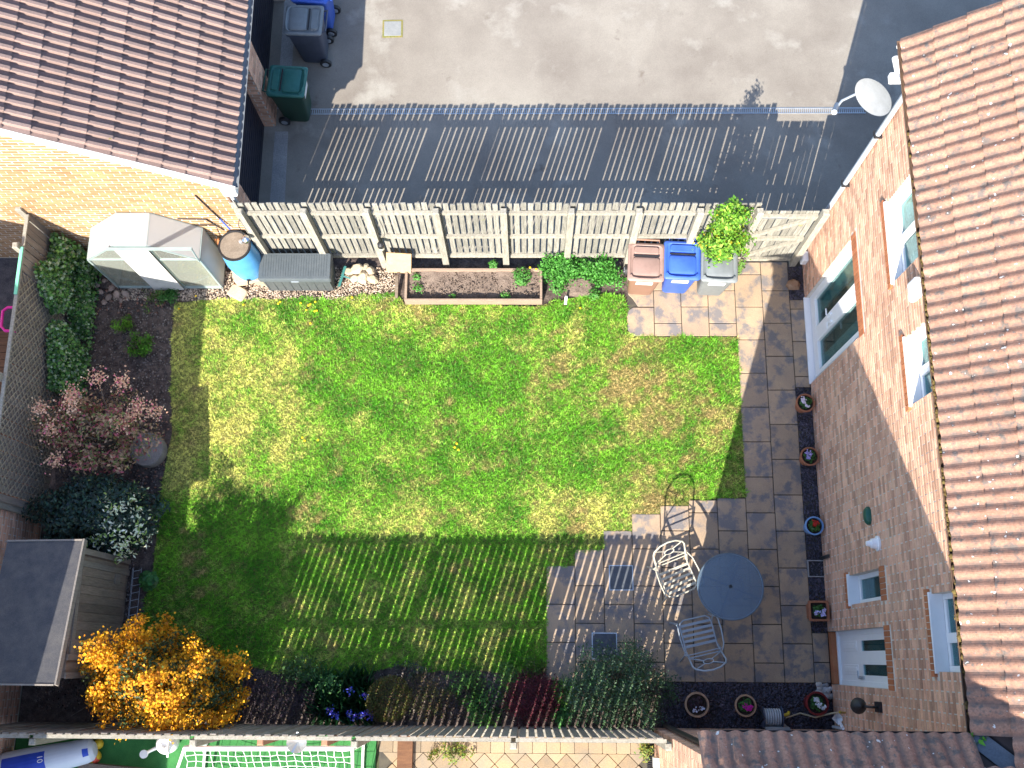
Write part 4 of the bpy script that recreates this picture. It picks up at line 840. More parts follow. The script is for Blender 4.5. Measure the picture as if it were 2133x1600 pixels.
MB().b2((ta, gy0 - .05, .03), (tb, gy0 - .042, zt - .03)).build('door', mat('white_door_sheet', (.58, .58, .57), (.44, .44, .41), 5, .45, .8, rough=.5, fine=.08, fscale=9), t)
MB().b2((gx0, gy0 + .002, .05), (ta - .01, gy0 + .007, ze)).build('pane', m_ghglass, t); MB().b2((tb + .01, gy0 + .002, .05), (gx1, gy0 + .007, ze)).build('pane', m_ghglass, t)
for xa, xb in ((gx0, ta), (gx1, tb)):
    b = MB(); b.add([(xa, gy0 + .003, ze), (xb, gy0 + .003, ze), (xb, gy0 + .003, zt), (xa, gy0 + .006, ze), (xb, gy0 + .006, ze), (xb, gy0 + .006, zt)], [(0, 1, 2), (3, 5, 4)]); b.build('pane', m_ghglass, t)
b = MB(); b.b2((gx0 + .05, .02, .55), (gx1 - .05, .24, .58)); b.build('shelf', m_wood, t)
b = MB(); b.b2((gx0 + .03, gy0 + .03, .0), (gx1 - .03, gy1 - .02, .01)); b.build('floor', m_paleston, t)

# rubble by the greenhouse, as separate stones
rb = [(-10.85, -.12), (-10.72, -.25), (-10.62, -.36), (-10.90, -.32), (-10.75, -.42), (-10.55, -.46), (-10.98, -.20), (-10.66, -.15), (-10.82, -.50), (-10.48, -.35)]
RLB = ['rubble stone hidden furthest back by the ivy and greenhouse side', 'rubble stone in the centre of the heap by the greenhouse', 'rubble stone touching the greenhouse front corner', 'rubble stone on the ivy side of the heap middle', 'rubble stone just below the centre of the greenhouse heap', 'lower right rubble stone on the soil below the greenhouse corner', 'leftmost rubble stone of the heap beside the ivy', 'rubble stone wedged against the greenhouse side wall', 'lowest rubble stone of the heap on the dark soil', 'rightmost rubble stone of the heap at the gravel edge']
for k, (x, y) in enumerate(rb): rock('stone', (x, y, .015), .05 + .03 * ((k * 7) % 5) / 4, m_rubble, RLB[k], group='rubble by the greenhouse', seed=40 + k, rz=k)

# ================================================================== SHED
t = thing('garden_shed', 'low wooden shed with black felt roof in the lower left corner', 'shed', (-10.35, -5.55, 0))
SX, SX0, SY0, SY1 = -9.97, -10.78, -6.42, -4.70
b = MB(); b.b2((SX0, SY0, 0), (SX - .02, SY1, 1.84)); b.build('wall', m_shed, t)
y = SY0 + .05; bmh = board_mesh(.098, .016, 1.84, m_shed)
while y < SY1:
    put('board', bmh, t, (SX - .01, y, .0), (0, 0, math.pi / 2)); y += .102
bmd = board_mesh(.118, .016, 1.56, m_shed)
for y in np.arange(SY0 + .32, SY1 - .22, .122): put('door_board', bmd, t, (SX + .008, float(y), .12), (0, 0, math.pi / 2))
b = MB()
for yy in (SY0 + .03, SY0 + .27, SY1 - .2, SY1 - .03): b.b2((SX, yy - .04, 0), (SX + .022, yy + .04, 1.86))
b.b2((SX + .001, SY0 + .27, 1.70), (SX + .021, SY1 - .2, 1.80)); b.b2((SX + .016, SY0 + .33, .35), (SX + .024, SY0 + .5, .55)); b.b2((SX + .016, SY1 - .4, .35), (SX + .024, SY1 - .25, .55)); b.build('frame', m_wood2, t)
b = MB(); X0_, X1_, ya, yb = -10.95, -9.84, -6.48, -4.63; zr = lambda x, y: 2.05 + (yb - y) * .20 + (x - X1_) * .14
cr_ = [(X0_, ya), (X1_, ya), (X1_, yb), (X0_, yb)]
b.add([(x, y, zr(x, y)) for x, y in cr_] + [(x, y, zr(x, y) - .025) for x, y in cr_], [(0, 1, 2, 3), (7, 6, 5, 4), (0, 4, 5, 1), (1, 5, 6, 2), (2, 6, 7, 3), (3, 7, 4, 0)])
rf = b.build('roof', m_felt, t)
b = MB(); b.beam((X1_ + .012, ya - .02, zr(X1_, ya) - .04), (X1_ + .012, yb + .02, zr(X1_, yb) - .04), .024, .10); b.beam((X0_, ya - .013, zr(X0_, ya) - .04), (X1_, ya - .013, zr(X1_, ya) - .04), .022, .10); b.beam((X0_, yb + .013, zr(X0_, yb) - .04), (X1_, yb + .013, zr(X1_, yb) - .04), .022, .10); b.build('fascia', m_wood2, rf)
t = thing('wire_mesh', 'low strip of wire mesh edging in front of the shed', 'wire mesh', (-9.83, -5.4, 0)); b = MB()
for k in range(12): yk = -4.85 - k * .11; b.tube([(-9.90, yk, .02), (-9.85, yk - .03, .10), (-9.76, yk, .03)], .004, 5)
for xx, zz in ((-9.90, .02), (-9.855, .10), (-9.76, .03)): b.tube([(xx, -4.82, zz), (xx, -6.1, zz)], .004, 5)
b.build('wire', m_greymetal, t)
t = thing('stone_disc', 'round grey concrete disc lying on the left bed', 'disc', (-9.80, -3.0, 0)); b = MB(); b.lathe([(.26, 0), (.27, .03), (.27, .20), (.255, .225), (0, .23)], 36, (-9.80, -3.0, 0)); b.build('disc', m_disc, t, smooth=True)
t = thing('bamboo_cane', 'split bamboo cane under the pink shrub, by the concrete disc', 'cane', (-10.2, -2.9, .3)); b = MB(); b.tube([(-10.05, -2.93, .16), (-10.34, -2.82, .26), (-10.50, -2.78, .30)], .022, 8); b.build('cane', mat('bamboo', (.42, .33, .12), (.36, .27, .10), 9, rough=.6), t)

# ================================================================== PATIO FURNITURE
t = thing('garden_table', 'round frosted glass garden table in the shade', 'table', (-.88, -5.10, 0))
b = MB(); b.lathe([(.022, .715), (.47, .715), (.47, .722), (.022, .722), (.022, .715)], 64, (-.88, -5.10, 0)); b.build('glass_top', m_table, t)
b = MB(); b.tube([(-.88 + .472 * math.cos(a), -5.10 + .472 * math.sin(a), .716) for a in [i * math.pi / 32 for i in range(64)]], .014, 8, closed=True); b.tube([(-.88 + .19 * math.cos(a), -5.10 + .19 * math.sin(a), .695) for a in [i * math.pi / 20 for i in range(40)]], .009, 6, closed=True); b.build('rim', mat('table_rim', (.10, .14, .18), rough=.4), t, smooth=True)
b = MB(); b.lathe([(.018, .70), (.026, .70), (.026, .735), (.018, .735)], 16, (-.88, -5.10, 0)); b.build('parasol_ring', m_black, t)
for a in (-22, 68, 158, 248):
    ca, sa = math.cos(math.radians(a)), math.sin(math.radians(a)); b = MB(); b.tube([(-.88 + .05 * ca, -5.10 + .05 * sa, .69), (-.88 + .40 * ca, -5.10 + .40 * sa, .69), (-.88 + .44 * ca, -5.10 + .44 * sa, .60), (-.88 + .36 * ca, -5.10 + .36 * sa, 0)], .014, 8); b.build('leg', MATS['table_rim'], t, smooth=True)
def make_chair(label, m, loc, rz):
    t = thing('garden_chair', label, 'chair', loc, rz, 'metal patio chairs')
    w = .235
    # seat frame: rounded front (front is -Y)
    fr = [(-w, .20, .42), (-w, -.12, .42), (-w + .015, -.19, .42), (-w + .07, -.225, .415), (w - .07, -.225, .415), (w - .015, -.19, .42), (w, -.12, .42), (w, .20, .42)]
    b = MB(); b.tube(fr, .012, 8); b.build('seat_frame', m, t, smooth=True, local=True)
    for k in range(5):
        MB().b2((-w + .005, -.15 + k * .075 - .019, .416), (w - .005, -.15 + k * .075 + .019, .424)).build('seat_slat', m, t, local=True, bevel=.003)
    bk = lambda x, z: (x, .215 + (z - .42) * .66, z)      # raked back plane
    b = MB(); b.tube([bk(-w, .42), bk(-w - .01, .74), bk(-w + .015, .80), bk(-.12, .865), bk(0, .885), bk(.12, .865), bk(w - .015, .80), bk(w + .01, .74), bk(w, .42)], .013, 8)
    b.tube([bk(-w, .50), bk(w, .50)], .010, 6); b.tube([bk(-w, .56), bk(w, .56)], .010, 6); bf = b.build('back_frame', m, t, smooth=True, local=True)
    b = MB(); ov = [bk(.075 * math.cos(a), .70 + .045 * math.sin(a)) for a in [i * math.pi / 8 for i in range(16)]]; b.tube(ov, .008, 6, closed=True)
    for sx in (-1, 1):
        b.tube([bk(sx * .055, .73), bk(sx * (w - .02), .80)], .008, 6); b.tube([bk(sx * .055, .67), bk(sx * (w - .005), .57)], .008, 6)
    b.build('back_motif', m, t, smooth=True, local=True)
    for sx in (-1, 1):
        x = sx * (w + .055); b = MB()
        b.tube([(sx * (w + .01), .30, .66), (x, .20, .655), (x + sx * .015, .02, .66), (x + sx * .01, -.14, .655), (x, -.20, .63)], [.016, .022, .024, .024, .018], 10, sq=.5); b.build('armrest', m, t, smooth=True, local=True)
        b = MB(); b.tube([(x, -.19, .64), (x - sx * .01, -.20, .42), (x + sx * .01, -.24, 0)], .013, 8); b.build('leg', m, t, smooth=True, local=True)
        b = MB(); b.tube([(sx * (w + .0), .27, .60), (x - sx * .02, .26, .42), (x, .34, 0)], .013, 8); b.build('leg', m, t, smooth=True, local=True)
        b = MB(); b.tube([(sx * w, -.10, .42), (x - sx * .012, -.20, .38)], .010, 6); b.tube([(sx * w, .18, .42), (x - sx * .02, .26, .42)], .010, 6); b.build('stretcher', m, t, local=True)
    return t
make_chair('cream metal patio chair with striped sun across its seat', m_cream, (-1.60, -4.97, 0), math.radians(22))
make_chair('pale grey metal patio chair in full shade below the round table', m_greymetal, (-1.33, -5.76, 0), math.radians(193))

# ================================================================== FOLIAGE
def tint(c, n, v=.3, hue=.12):
    c = np.asarray(c, float); return np.clip(c * RNG.uniform(1 - v, 1 + v, (n, 1)) * (1 + RNG.normal(0, hue, (n, 3))), 0, 1)
def leaves(name, P, size, cols, parent, m=None, aspect=.5, upb=.5, out=None, fold=.25):
    """one mesh of folded diamond leaves: size = leaf length"""
    n = len(P); nr = RNG.normal(0, 1, (n, 3)); nr /= np.linalg.norm(nr, axis=1)[:, None]
    nr = nr * (1 - upb); nr[:, 2] += upb
    if out is not None: nr += out * .5
    nr /= np.linalg.norm(nr, axis=1)[:, None]
    t_ = RNG.normal(0, 1, (n, 3)); t_ -= nr * (t_ * nr).sum(1)[:, None]; t_ /= np.linalg.norm(t_, axis=1)[:, None]; s_ = np.cross(nr, t_)
    L = size * RNG.uniform(.6, 1.3, (n, 1)); Wd = L * aspect
    V = np.stack([P - t_ * L * .5, P + s_ * Wd * .5 + nr * L * fold * .5, P + t_ * L * .5, P - s_ * Wd * .5 + nr * L * fold * .5], 1)
    F = np.array([(0, 1, 2), (0, 2, 3)]); F = (F[None] + (np.arange(n) * 4)[:, None, None]).reshape(-1, 3)
    o = put(name, npmesh(name, V.reshape(-1, 3), F, m or m_leaf, np.repeat(cols, 4, 0)), parent)
    if name == 'flower': o['kind'] = 'stuff'
    return o
def cloud(n, c, r, shell=.45, lump=.25, f=3, seed=0, zmin=.02, clump=0, cr=.1):
    """points in a lumpy ellipsoid shell; clump>0 gathers them into that many tufts"""
    k = clump or n; d = RNG.normal(0, 1, (k, 3)); d /= np.linalg.norm(d, axis=1)[:, None]
    rad = (RNG.uniform(shell ** 3, 1, k)) ** (1 / 3) * (1 + lump * (waves(d[:, :2] * f + d[:, 2:] * 1.7, 2.2, seed)) * .6)
    P = np.asarray(c) + d * rad[:, None] * np.asarray(r)
    if clump:
        i = RNG.integers(0, k, n); P = P[i] + RNG.normal(0, cr, (n, 3)); d = d[i]
    ok = P[:, 2] > zmin; return P[ok], d[ok]
def stems(base, tips, r0, parent, m=None, name='stem', wob=.06):
    b = MB(); base = Vector(base)
    for tp in tips:
        tp = Vector(tp); mid = base.lerp(tp, .5) + Vector((random.uniform(-wob, wob), random.uniform(-wob, wob), random.uniform(0, wob)))
        b.tube([base + Vector((random.uniform(-.03, .03), random.uniform(-.03, .03), 0)), mid, tp], [r0, r0 * .7, r0 * .3], 6)
    return b.build(name, m or m_bark, parent, smooth=True)
def shrub(name, label, c, r, n, size, pal, shell=.4, lump=.3, seed=0, aspect=.5, clump=0, cr=.08, upb=.45, nst=7, cat='shrub', group=None, stem_r=.012, weights=None, v=.3, stem_m=None):
    base = (c[0], c[1], 0); t = thing(name, label, cat, base, 0, group); P, d = cloud(n, c, r, shell, lump, 3, seed, .02, clump, cr)
    k = RNG.choice(len(pal), len(P), p=weights); col = np.asarray(pal, float)[k] * RNG.uniform(1 - v, 1 + v, (len(P), 1)) * (1 + RNG.normal(0, .08, (len(P), 3)))
    leaves('foliage', P, size, np.clip(col, 0, 1), t, None, aspect, upb, d)
    stems(base, [P[i] for i in RNG.integers(0, len(P), nst)], stem_r, t, stem_m); return t

# yellow berberis
t = thing('berberis_shrub', 'large orange-yellow flowering shrub by the shed', 'shrub', (-8.95, -6.50, 0))
Pn, dn = cloud(42000, (-8.92, -6.48, 1.02), (.90, .58, 1.0), .5, .5, 3, 3, .1, 700, .052)
k = RNG.random(len(Pn)); pal = np.array([(.64, .27, .008), (.72, .36, .012), (.52, .18, .008), (.06, .09, .02)]); col = pal[np.searchsorted([.36, .80, .97], k)] * RNG.uniform(.75, 1.25, (len(Pn), 1))
leaves('blossom', Pn, .042, np.clip(col, 0, 1), t, m_petal, .9, .4, dn)
Pn, dn = cloud(16000, (-8.88, -6.50, 1.0), (.90, .54, .92), .2, .3, 3, 4, .05); leaves('foliage', Pn, .06, tint((.05, .07, .02), len(Pn)), t, None, .5, .3, dn)
sp = [(-9.95, -6.30, 1.45), (-9.55, -7.0, 1.55), (-9.25, -7.15, 1.65), (-7.75, -6.10, 1.3), (-7.70, -6.35, 1.2), (-8.3, -5.95, 1.75), (-9.75, -6.85, 1.1), (-8.1, -6.1, 1.9), (-9.6, -6.0, 1.7)]
Pn = np.concatenate([np.array([Vector((-8.95, -6.5, .9)).lerp(Vector(q_), f_) for f_ in np.linspace(.55, 1, 16)]).repeat(14, 0) + RNG.normal(0, .045, (16 * 14, 3)) for q_ in sp])
leaves('blossom', Pn, .036, np.clip(pal[RNG.integers(0, 2, len(Pn))] * RNG.uniform(.75, 1.25, (len(Pn), 1)), 0, 1), t, m_petal, .85, .4)
stems((-8.95, -6.5, 0), sp + [(-9.3, -6.2, 1.2), (-8.6, -6.7, 1.2)], .016, t)
# pink photinia
t = thing('photinia_shrub', 'loose shrub with pink and bronze leaf clusters beside the lattice fence', 'shrub', (-10.40, -2.85, 0))
Pn, dn = cloud(3600, (-10.42, -2.85, .75), (.85, .62, .62), .5, .4, 3, 9, .1, 150, .07); pal = np.array([(.36, .24, .13), (.38, .10, .12), (.16, .20, .06), (.27, .18, .12), (.46, .30, .19)])
leaves('foliage', Pn, .065, np.clip(pal[RNG.integers(0, 5, len(Pn))] * RNG.uniform(.6, 1.3, (len(Pn), 1)), 0, 1), t, None, .5, .4, dn)
ct = [(-11.0, -2.62, 1.35), (-10.62, -2.35, 1.2), (-10.28, -2.1, 1.2), (-9.98, -2.12, 1.0), (-10.55, -2.55, 1.35), (-9.82, -2.62, .95), (-9.95, -2.8, 1.0), (-9.72, -2.45, .9), (-10.85, -2.9, 1.25), (-10.8, -3.35, 1.1), (-9.55, -2.5, .7)]
Pn = np.concatenate([np.array(q_)[None] + RNG.normal(0, .06, (150, 3)) * np.array([1.2, 1.2, .5]) for q_ in ct]); pal = np.array([(.88, .52, .34), (.90, .62, .40), (.88, .28, .34), (.76, .44, .28)])  # pink clusters brightened to carry painted sunlight; the tips stand in shade
leaves('blossom', Pn, .035, np.clip(pal[RNG.choice(4, len(Pn), p=[.4, .3, .15, .15])] * RNG.uniform(.7, 1.3, (len(Pn), 1)), 0, 1), t, m_petal, .8, .5)
stems((-10.40, -2.85, 0), ct, .012, t, m_twig, wob=.12)
# variegated shrub
t = thing('variegated_shrub', 'dense dark green shrub with cream-tipped leaves north of the shed', 'shrub', (-10.30, -4.12, 0))
Pn, dn = cloud(8000, (-10.30, -4.08, .58), (.92, .58, .62), .5, .25, 3, 15, .05); leaves('foliage', Pn, .085, tint((.035, .07, .05), len(Pn), .5, .12), t, None, .42, .35, dn)
Pn, dn = cloud(900, (-9.86, -4.22, .72), (.46, .50, .42), .75, .2, 3, 16, .1, 130, .05); pal = np.array([(.72, .76, .48), (.82, .82, .62), (.34, .48, .12)])
leaves('foliage', Pn, .075, np.clip(pal[RNG.integers(0, 3, len(Pn))] * RNG.uniform(.8, 1.25, (len(Pn), 1)), 0, 1), t, None, .38, .5, dn)
stems((-10.30, -4.12, 0), [(-10.7, -4.0, .8), (-10.0, -4.3, .9), (-10.3, -3.8, .9), (-9.8, -4.1, .8)], .018, t)
# ivy on the left fence
t = thing('ivy', 'green variegated ivy climbing the left fence behind the greenhouse', 'ivy', (-11.2, -1.0, 0))
n = 20000; yy = RNG.uniform(-2.15, .22, n); zz = RNG.beta(1.2, 1.7, n) * 1.55; th = .06 + .26 * RNG.random(n) ** 1.5; w_ = waves(np.stack([yy, zz], 1), 5, 77)
ok = (w_ > -.7) & (zz < 1.05 + .55 * np.cos((yy + .1) * 1.3) + .25 * w_); Pn = np.stack([-11.30 + th * (1.25 - zz * .5), yy, zz + .02], 1)[ok]
pal = np.array([(.10, .25, .06), (.17, .35, .08), (.34, .44, .26), (.06, .15, .05)]); leaves('foliage', Pn, .058, np.clip(pal[RNG.integers(0, 4, len(Pn))] * RNG.uniform(.6, 1.35, (len(Pn), 1)), 0, 1), t, None, .8, .35, np.tile([1.0, 0, .2], (len(Pn), 1)))
stems((-11.22, -.9, 0), [(-11.27, -.1, .9), (-11.27, -1.6, 1.0), (-11.26, -.6, 1.2)], .012, t)
# small plants in the left bed
for (x, y, r, nn, c_, lb, h) in ((-10.35, -.95, .20, 260, (.10, .24, .02), 'lime green spurge with two upright stalks in the left bed', .32), (-10.13, -1.25, .24, 420, (.07, .20, .015), 'bright green bushy plant in the middle of the left bed', .28), (-9.98, -.52, .22, 120, (.09, .15, .03), 'strappy green clump by the gravel and greenhouse corner', .12), (-9.72, -.42, .12, 300, (.05, .16, .03), 'grass tuft in front of the greenhouse door', .12)):
    shrub('bed_plant', lb, (x, y, h * .5), (r, r * .9, h * .7), nn * 2, .05, [c_, tuple(v * 1.4 for v in c_), tuple(v * .7 for v in c_)], .3, .5, int(abs(x * 100)), .38, max(8, nn // 22), .035, .5, 4, 'plant', stem_r=.006)
shrub('bed_plant', 'lettuce-like rosette between the shed door and lawn', (-9.62, -5.02, .08), (.14, .14, .08), 160, .09, [(.05, .16, .04), (.07, .20, .05)], .3, .2, 5, .7, 0, .03, .7, 3, 'plant', stem_r=.006)
# holly by the gate
t = thing('holly_bush', 'tall sunlit yellow-green bush poking above the fence behind the grey bin', 'bush', (-.78, .06, 0))
pal = np.array([(.10, .26, .02), (.17, .36, .03), (.28, .42, .06), (.42, .36, .03), (.07, .18, .02)])
for c_, r_, nn, sd in (((-.86, .0, 1.35), (.40, .24, .36), 2300, 51), ((-.90, .06, 1.95), (.19, .17, .34), 800, 52), ((-.95, .10, 2.42), (.09, .08, .20), 240, 53), ((-1.08, .10, 2.15), (.10, .09, .10), 130, 54), ((-.70, .10, 2.12), (.12, .10, .10), 150, 55)):
    Pn, dn = cloud(nn, c_, r_, .35, .35, 3, sd, .1, nn // 14, .04); leaves('foliage', Pn, .062, np.clip(pal[RNG.choice(5, len(Pn), p=[.34, .3, .15, .05, .16])] * RNG.uniform(.7, 1.3, (len(Pn), 1)), 0, 1), t, None, .5, .5, dn)
stems((-.78, .06, 0), [(-.9, .08, 2.5), (-1.1, .0, 1.7), (-.62, .06, 1.7), (-.95, .1, 2.1)], .018, t, m_twig)
shrub('bed_plant', 'trailing green sprig at the foot of the gate post', (-.42, -.02, .35), (.07, .07, .35), 150, .05, [(.09, .22, .03), (.16, .28, .06)], .2, .3, 8, .5, 0, .03, .5, 3, 'plant', stem_r=.005)
# lush green border plants right of the planter
t = thing('mint_patch', 'lush bright green mint patch between planter and brown bin', 'plant', (-3.0, .0, 0))
Pn = []
for k in range(120):
    x = random.choice([random.uniform(-3.6, -2.28), random.gauss(-2.6, .15), random.gauss(-3.3, .12)]); x = min(max(x, -3.65), -2.27); y = .02 + random.gauss(-.03, .10) - .04 * (x + 2.3); y = min(y, .13); hh = random.uniform(.05, .40); Pn.append(np.array([x, y, hh]) + RNG.normal(0, 1, (42, 3)) * np.array([.055, .055, .04]))
Pn = np.concatenate(Pn); pal = np.array([(.06, .24, .03), (.10, .32, .05), (.04, .16, .02)]); leaves('foliage', Pn, .045, np.clip(pal[RNG.integers(0, 3, len(Pn))] * RNG.uniform(.7, 1.3, (len(Pn), 1)), 0, 1), t, None, .65, .6)
stems((-2.9, .0, 0), [(-3.3, .0, .25), (-2.5, .05, .3), (-2.8, .1, .3)], .006, t)
for (x, y, z, r, nn, lb) in ((-3.93, -.12, .20, .15, 420, 'leafy green plant spilling over the right end of the planter'), (-4.40, .09, .22, .07, 150, 'tall thin seedling against the fence behind the planter'), (-5.66, -.10, .14, .07, 60, 'tiny green seedling at the left end of the planter'), (-5.62, -.30, .13, .09, 70, 'small pale weed at the front left of the planter soil'), (-5.05, -.44, .12, .06, 50, 'little green weed by the planter front plank'), (-4.20, -.42, .12, .09, 70, 'grassy tuft in the planter front'), (-3.35, -.24, .1, .14, 260, 'low green weeds beside the planter end'), (-2.75, -.38, .08, .10, 160, 'small green weed on bare earth near the brown bin')):
    shrub('seedling', lb, (x, y, z), (r, r, r * .9), nn, .042, [(.06, .20, .03), (.09, .26, .05)], .2, .4, int(abs(x * 77)), .6, 0, .03, .6, 2, 'plant', stem_r=.004)
rock('bare_earth', (-2.95, -.22, -.03), .30, m_psoil, 'low mound of brown earth between planter and brown bin', 'earth', sq=.28, seed=71)
t = thing('white_peg', 'short white stake standing at the lawn edge right of the planter', 'stake', (-3.22, -.47, 0)); MB().beam((-3.22, -.52, .0), (-3.21, -.44, .16), .04, .02).build('stake', m_white, t)
# dandelions on the lawn
dl = [(-7.93, -.53), (-7.90, -.50), (-7.56, -.52), (-7.43, -.56), (-7.40, -.54), (-7.32, -.50), (-7.46, -.64), (-7.32, -.66), (-7.29, -.65), (-7.38, -.87), (-6.72, -.42), (-7.40, -2.77), (-7.36, -2.82), (-7.15, -2.81), (-4.98, -2.92), (-4.95, -2.86), (-4.92, -2.96), (-9.56, -.62), (-9.3, -.40), (-8.5, -.55), (-3.8, .0), (-3.7, -.03), (-2.98, -.6)]
dm = MB().lathe([(.003, -.03), (.003, 0), (.015, .003), (.018, .008), (.011, .012), (0, .013)], 10).mesh('dandelion', mat('dandelion_yellow', (.75, .50, .01), rough=.6))
DLB = ['left one of the dandelion pair below the storage box middle', 'right one of the dandelion pair below the storage box middle', 'dandelion alone below the right end of the storage box', 'lower left dandelion of the close pair right of the storage box', 'upper right dandelion of the close pair right of the storage box', 'highest dandelion right of the storage box', 'dandelion just below the close pair right of the storage box', 'left one of the two touching dandelions below the rake', 'right one of the two touching dandelions below the rake', 'lowest lone dandelion below the storage box group', 'dandelion at the gravel edge below the stone pile', 'upper dandelion of the pair left of the lawn middle', 'lower dandelion of the pair left of the lawn middle', 'lone dandelion beside the pair left of the lawn middle', 'left dandelion of the trio in the lawn middle', 'top dandelion of the trio in the lawn middle', 'lowest dandelion of the trio in the lawn middle', 'dandelion at the shaded lawn corner near the greenhouse', 'dandelion in the gravel before the greenhouse', 'dandelion at the lawn edge below the blue barrel', 'left yellow flower in the mint at the planter end', 'right yellow flower in the mint at the planter end', 'dandelion on the lawn below the bare earth mound']
for (x, y), lb in zip(dl, DLB):
    zz_ = .035 if y < -.38 else .30; o = put('dandelion', dm, None, (x, y, zz_)); tag(o, lb, 'flower', 'dandelions')
# south border
shrub('heather_clump', 'wide dark purple heather clump at the foot of the bottom fence', (-7.55, -6.74, .14), (.62, .36, .26), 12000, .030, [(.045, .03, .045), (.07, .045, .06), (.05, .05, .045), (.10, .07, .08)], .5, .3, 61, .3, 260, .05, .3, 12, 'heather', stem_r=.006)
t = thing('iris_clump', 'grassy clump with small blue and violet flowers against the bottom fence', 'plant', (-6.5, -6.75, 0))
n = 900; bx_, by_ = RNG.uniform(-6.95, -6.15, n), RNG.uniform(-7.02, -6.42, n); a = RNG.uniform(0, 6.28, n); L = RNG.uniform(.12, .32, n); V = np.stack([np.stack([bx_ - .006, by_, 0 * a], 1), np.stack([bx_ + .006, by_, 0 * a], 1), np.stack([bx_ + np.cos(a) * L * .6, by_ + np.sin(a) * L * .6, L], 1), np.stack([bx_ + np.cos(a) * L, by_ + np.sin(a) * L, L * .6], 1)], 1)
F = np.array([(0, 1, 2), (1, 3, 2)]); F = (F[None] + (np.arange(n) * 4)[:, None, None]).reshape(-1, 3); put('foliage', npmesh('foliage', V.reshape(-1, 3), F, m_leaf, np.repeat(tint((.05, .16, .06), n), 4, 0)), t)
Pn = np.concatenate([np.array(c_)[None] + RNG.normal(0, .028, (26, 3)) for c_ in ((-6.40, -6.92, .3), (-6.15, -6.90, .3), (-6.10, -6.97, .3), (-6.22, -6.95, .3), (-6.62, -6.95, .28), (-6.7, -6.88, .28), (-6.2, -6.66, .3), (-6.42, -6.60, .3), (-6.34, -6.97, .28))]); pal = np.array([(.06, .07, .55), (.10, .12, .62), (.25, .12, .45), (.45, .42, .55)])
leaves('flower', Pn, .030, np.clip(pal[RNG.choice(4, len(Pn), p=[.4, .3, .2, .1])], 0, 1), t, m_petal, .9, .5)
shrub('box_ball', 'clipped round bronze-green ball shrub at the bottom fence', (-5.85, -6.72, .27), (.34, .34, .30), 8000, .022, [(.09, .11, .02), (.13, .11, .025), (.07, .09, .02), (.14, .08, .03)], .8, .12, 65, .6, 0, .03, .3, 8, stem_r=.01)
shrub('spirea_shrub', 'open brown-leaved shrub right of the clipped ball', (-5.28, -6.70, .22), (.30, .34, .26), 2200, .030, [(.12, .08, .03), (.09, .06, .035), (.10, .12, .03)], .3, .5, 66, .45, 120, .05, .4, 14, stem_r=.006)
for (x, y, r, nn, pl, lb) in ((-4.75, -6.55, .30, 1500, [(.05, .13, .025), (.08, .17, .03)], 'low green perennial left of the dark red maple'), (-4.30, -6.75, .26, 1100, [(.06, .15, .03), (.05, .05, .05)], 'green and grey groundcover touching the dark red maple'), (-3.30, -6.62, .20, 1000, [(.07, .20, .025), (.11, .25, .03)], 'small lime green shrub between maple and grey shrub'), (-3.30, -6.93, .17, 800, [(.05, .18, .05), (.07, .22, .05)], 'leafy green plant at the fence between maple and grey shrub'), (-3.72, -6.30, .16, 500, [(.08, .15, .02), (.06, .12, .02)], 'small yellowish tuft at the patio corner'), (-7.0, -6.45, .25, 700, [(.04, .11, .03), (.05, .13, .03)], 'dark green tuft between heather and iris clump'), (-5.55, -6.35, .22, 500, [(.05, .05, .05), (.06, .09, .04)], 'greyish low plant behind the clipped ball'), (-8.25, -6.85, .18, 400, [(.08, .20, .03), (.05, .12, .03)], 'small green plant between yellow shrub and heather')):
    shrub('border_plant', lb, (x, y, .10), (r, r, .16), nn, .038, pl, .3, .4, int(abs(x * 91)), .5, nn // 20, .035, .5, 5, 'plant', stem_r=.005)
shrub('red_maple', 'dark crimson maple shrub at the bottom fence', (-3.76, -6.68, .30), (.42, .36, .30), 6500, .034, [(.085, .012, .022), (.12, .016, .03), (.055, .010, .018)], .5, .3, 68, .4, 300, .045, .4, 10, stem_r=.012)
for (x, y, r_, nn, pl, lb) in ((-8.05, -6.62, .22, 900, [(.06, .045, .06), (.09, .06, .08)], 'small dark purple heather cushion right of the yellow shrub'), (-7.25, -6.35, .28, 1100, [(.05, .12, .03), (.07, .16, .035), (.06, .10, .04)], 'low green tuft spilling on the lawn above the heather'), (-6.75, -6.50, .24, 900, [(.06, .17, .05), (.08, .20, .05)], 'leafy green clump left of the blue flowers'), (-5.0, -6.85, .26, 1000, [(.09, .055, .05), (.06, .05, .045)], 'brown-purple low plant right of the open brown shrub'), (-4.50, -6.90, .24, 900, [(.06, .16, .03), (.09, .2, .04)], 'bright green low plant at the fence left of the maple'), (-4.1, -6.40, .20, 700, [(.06, .14, .03), (.08, .17, .03)], 'green edging plant above the dark red maple')):
    shrub('border_plant', lb, (x, y, .12), (r_, r_, .18), nn, .040, pl, .3, .4, int(abs(x * 57)), .5, nn // 20, .04, .5, 5, 'plant', stem_r=.005)
t = shrub('grey_shrub', 'large sprawling grey-green shrub over the patio corner', (-2.52, -6.50, .42), (.78, .54, .46), 14000, .040, [(.07, .13, .07), (.05, .10, .045), (.10, .15, .09), (.045, .11, .035)], .45, .45, 69, .42, 330, .055, .4, 22, stem_r=.014, stem_m=m_twig)
Pn, dn = cloud(60, GUTTER_WEED.location + Vector((0, 0, .03)), (.10, .10, .10), .2, .2, 3, 4, 0); leaves('foliage', Pn, .09, tint((.09, .26, .03), len(Pn)), GUTTER_WEED, None, .4, .5)
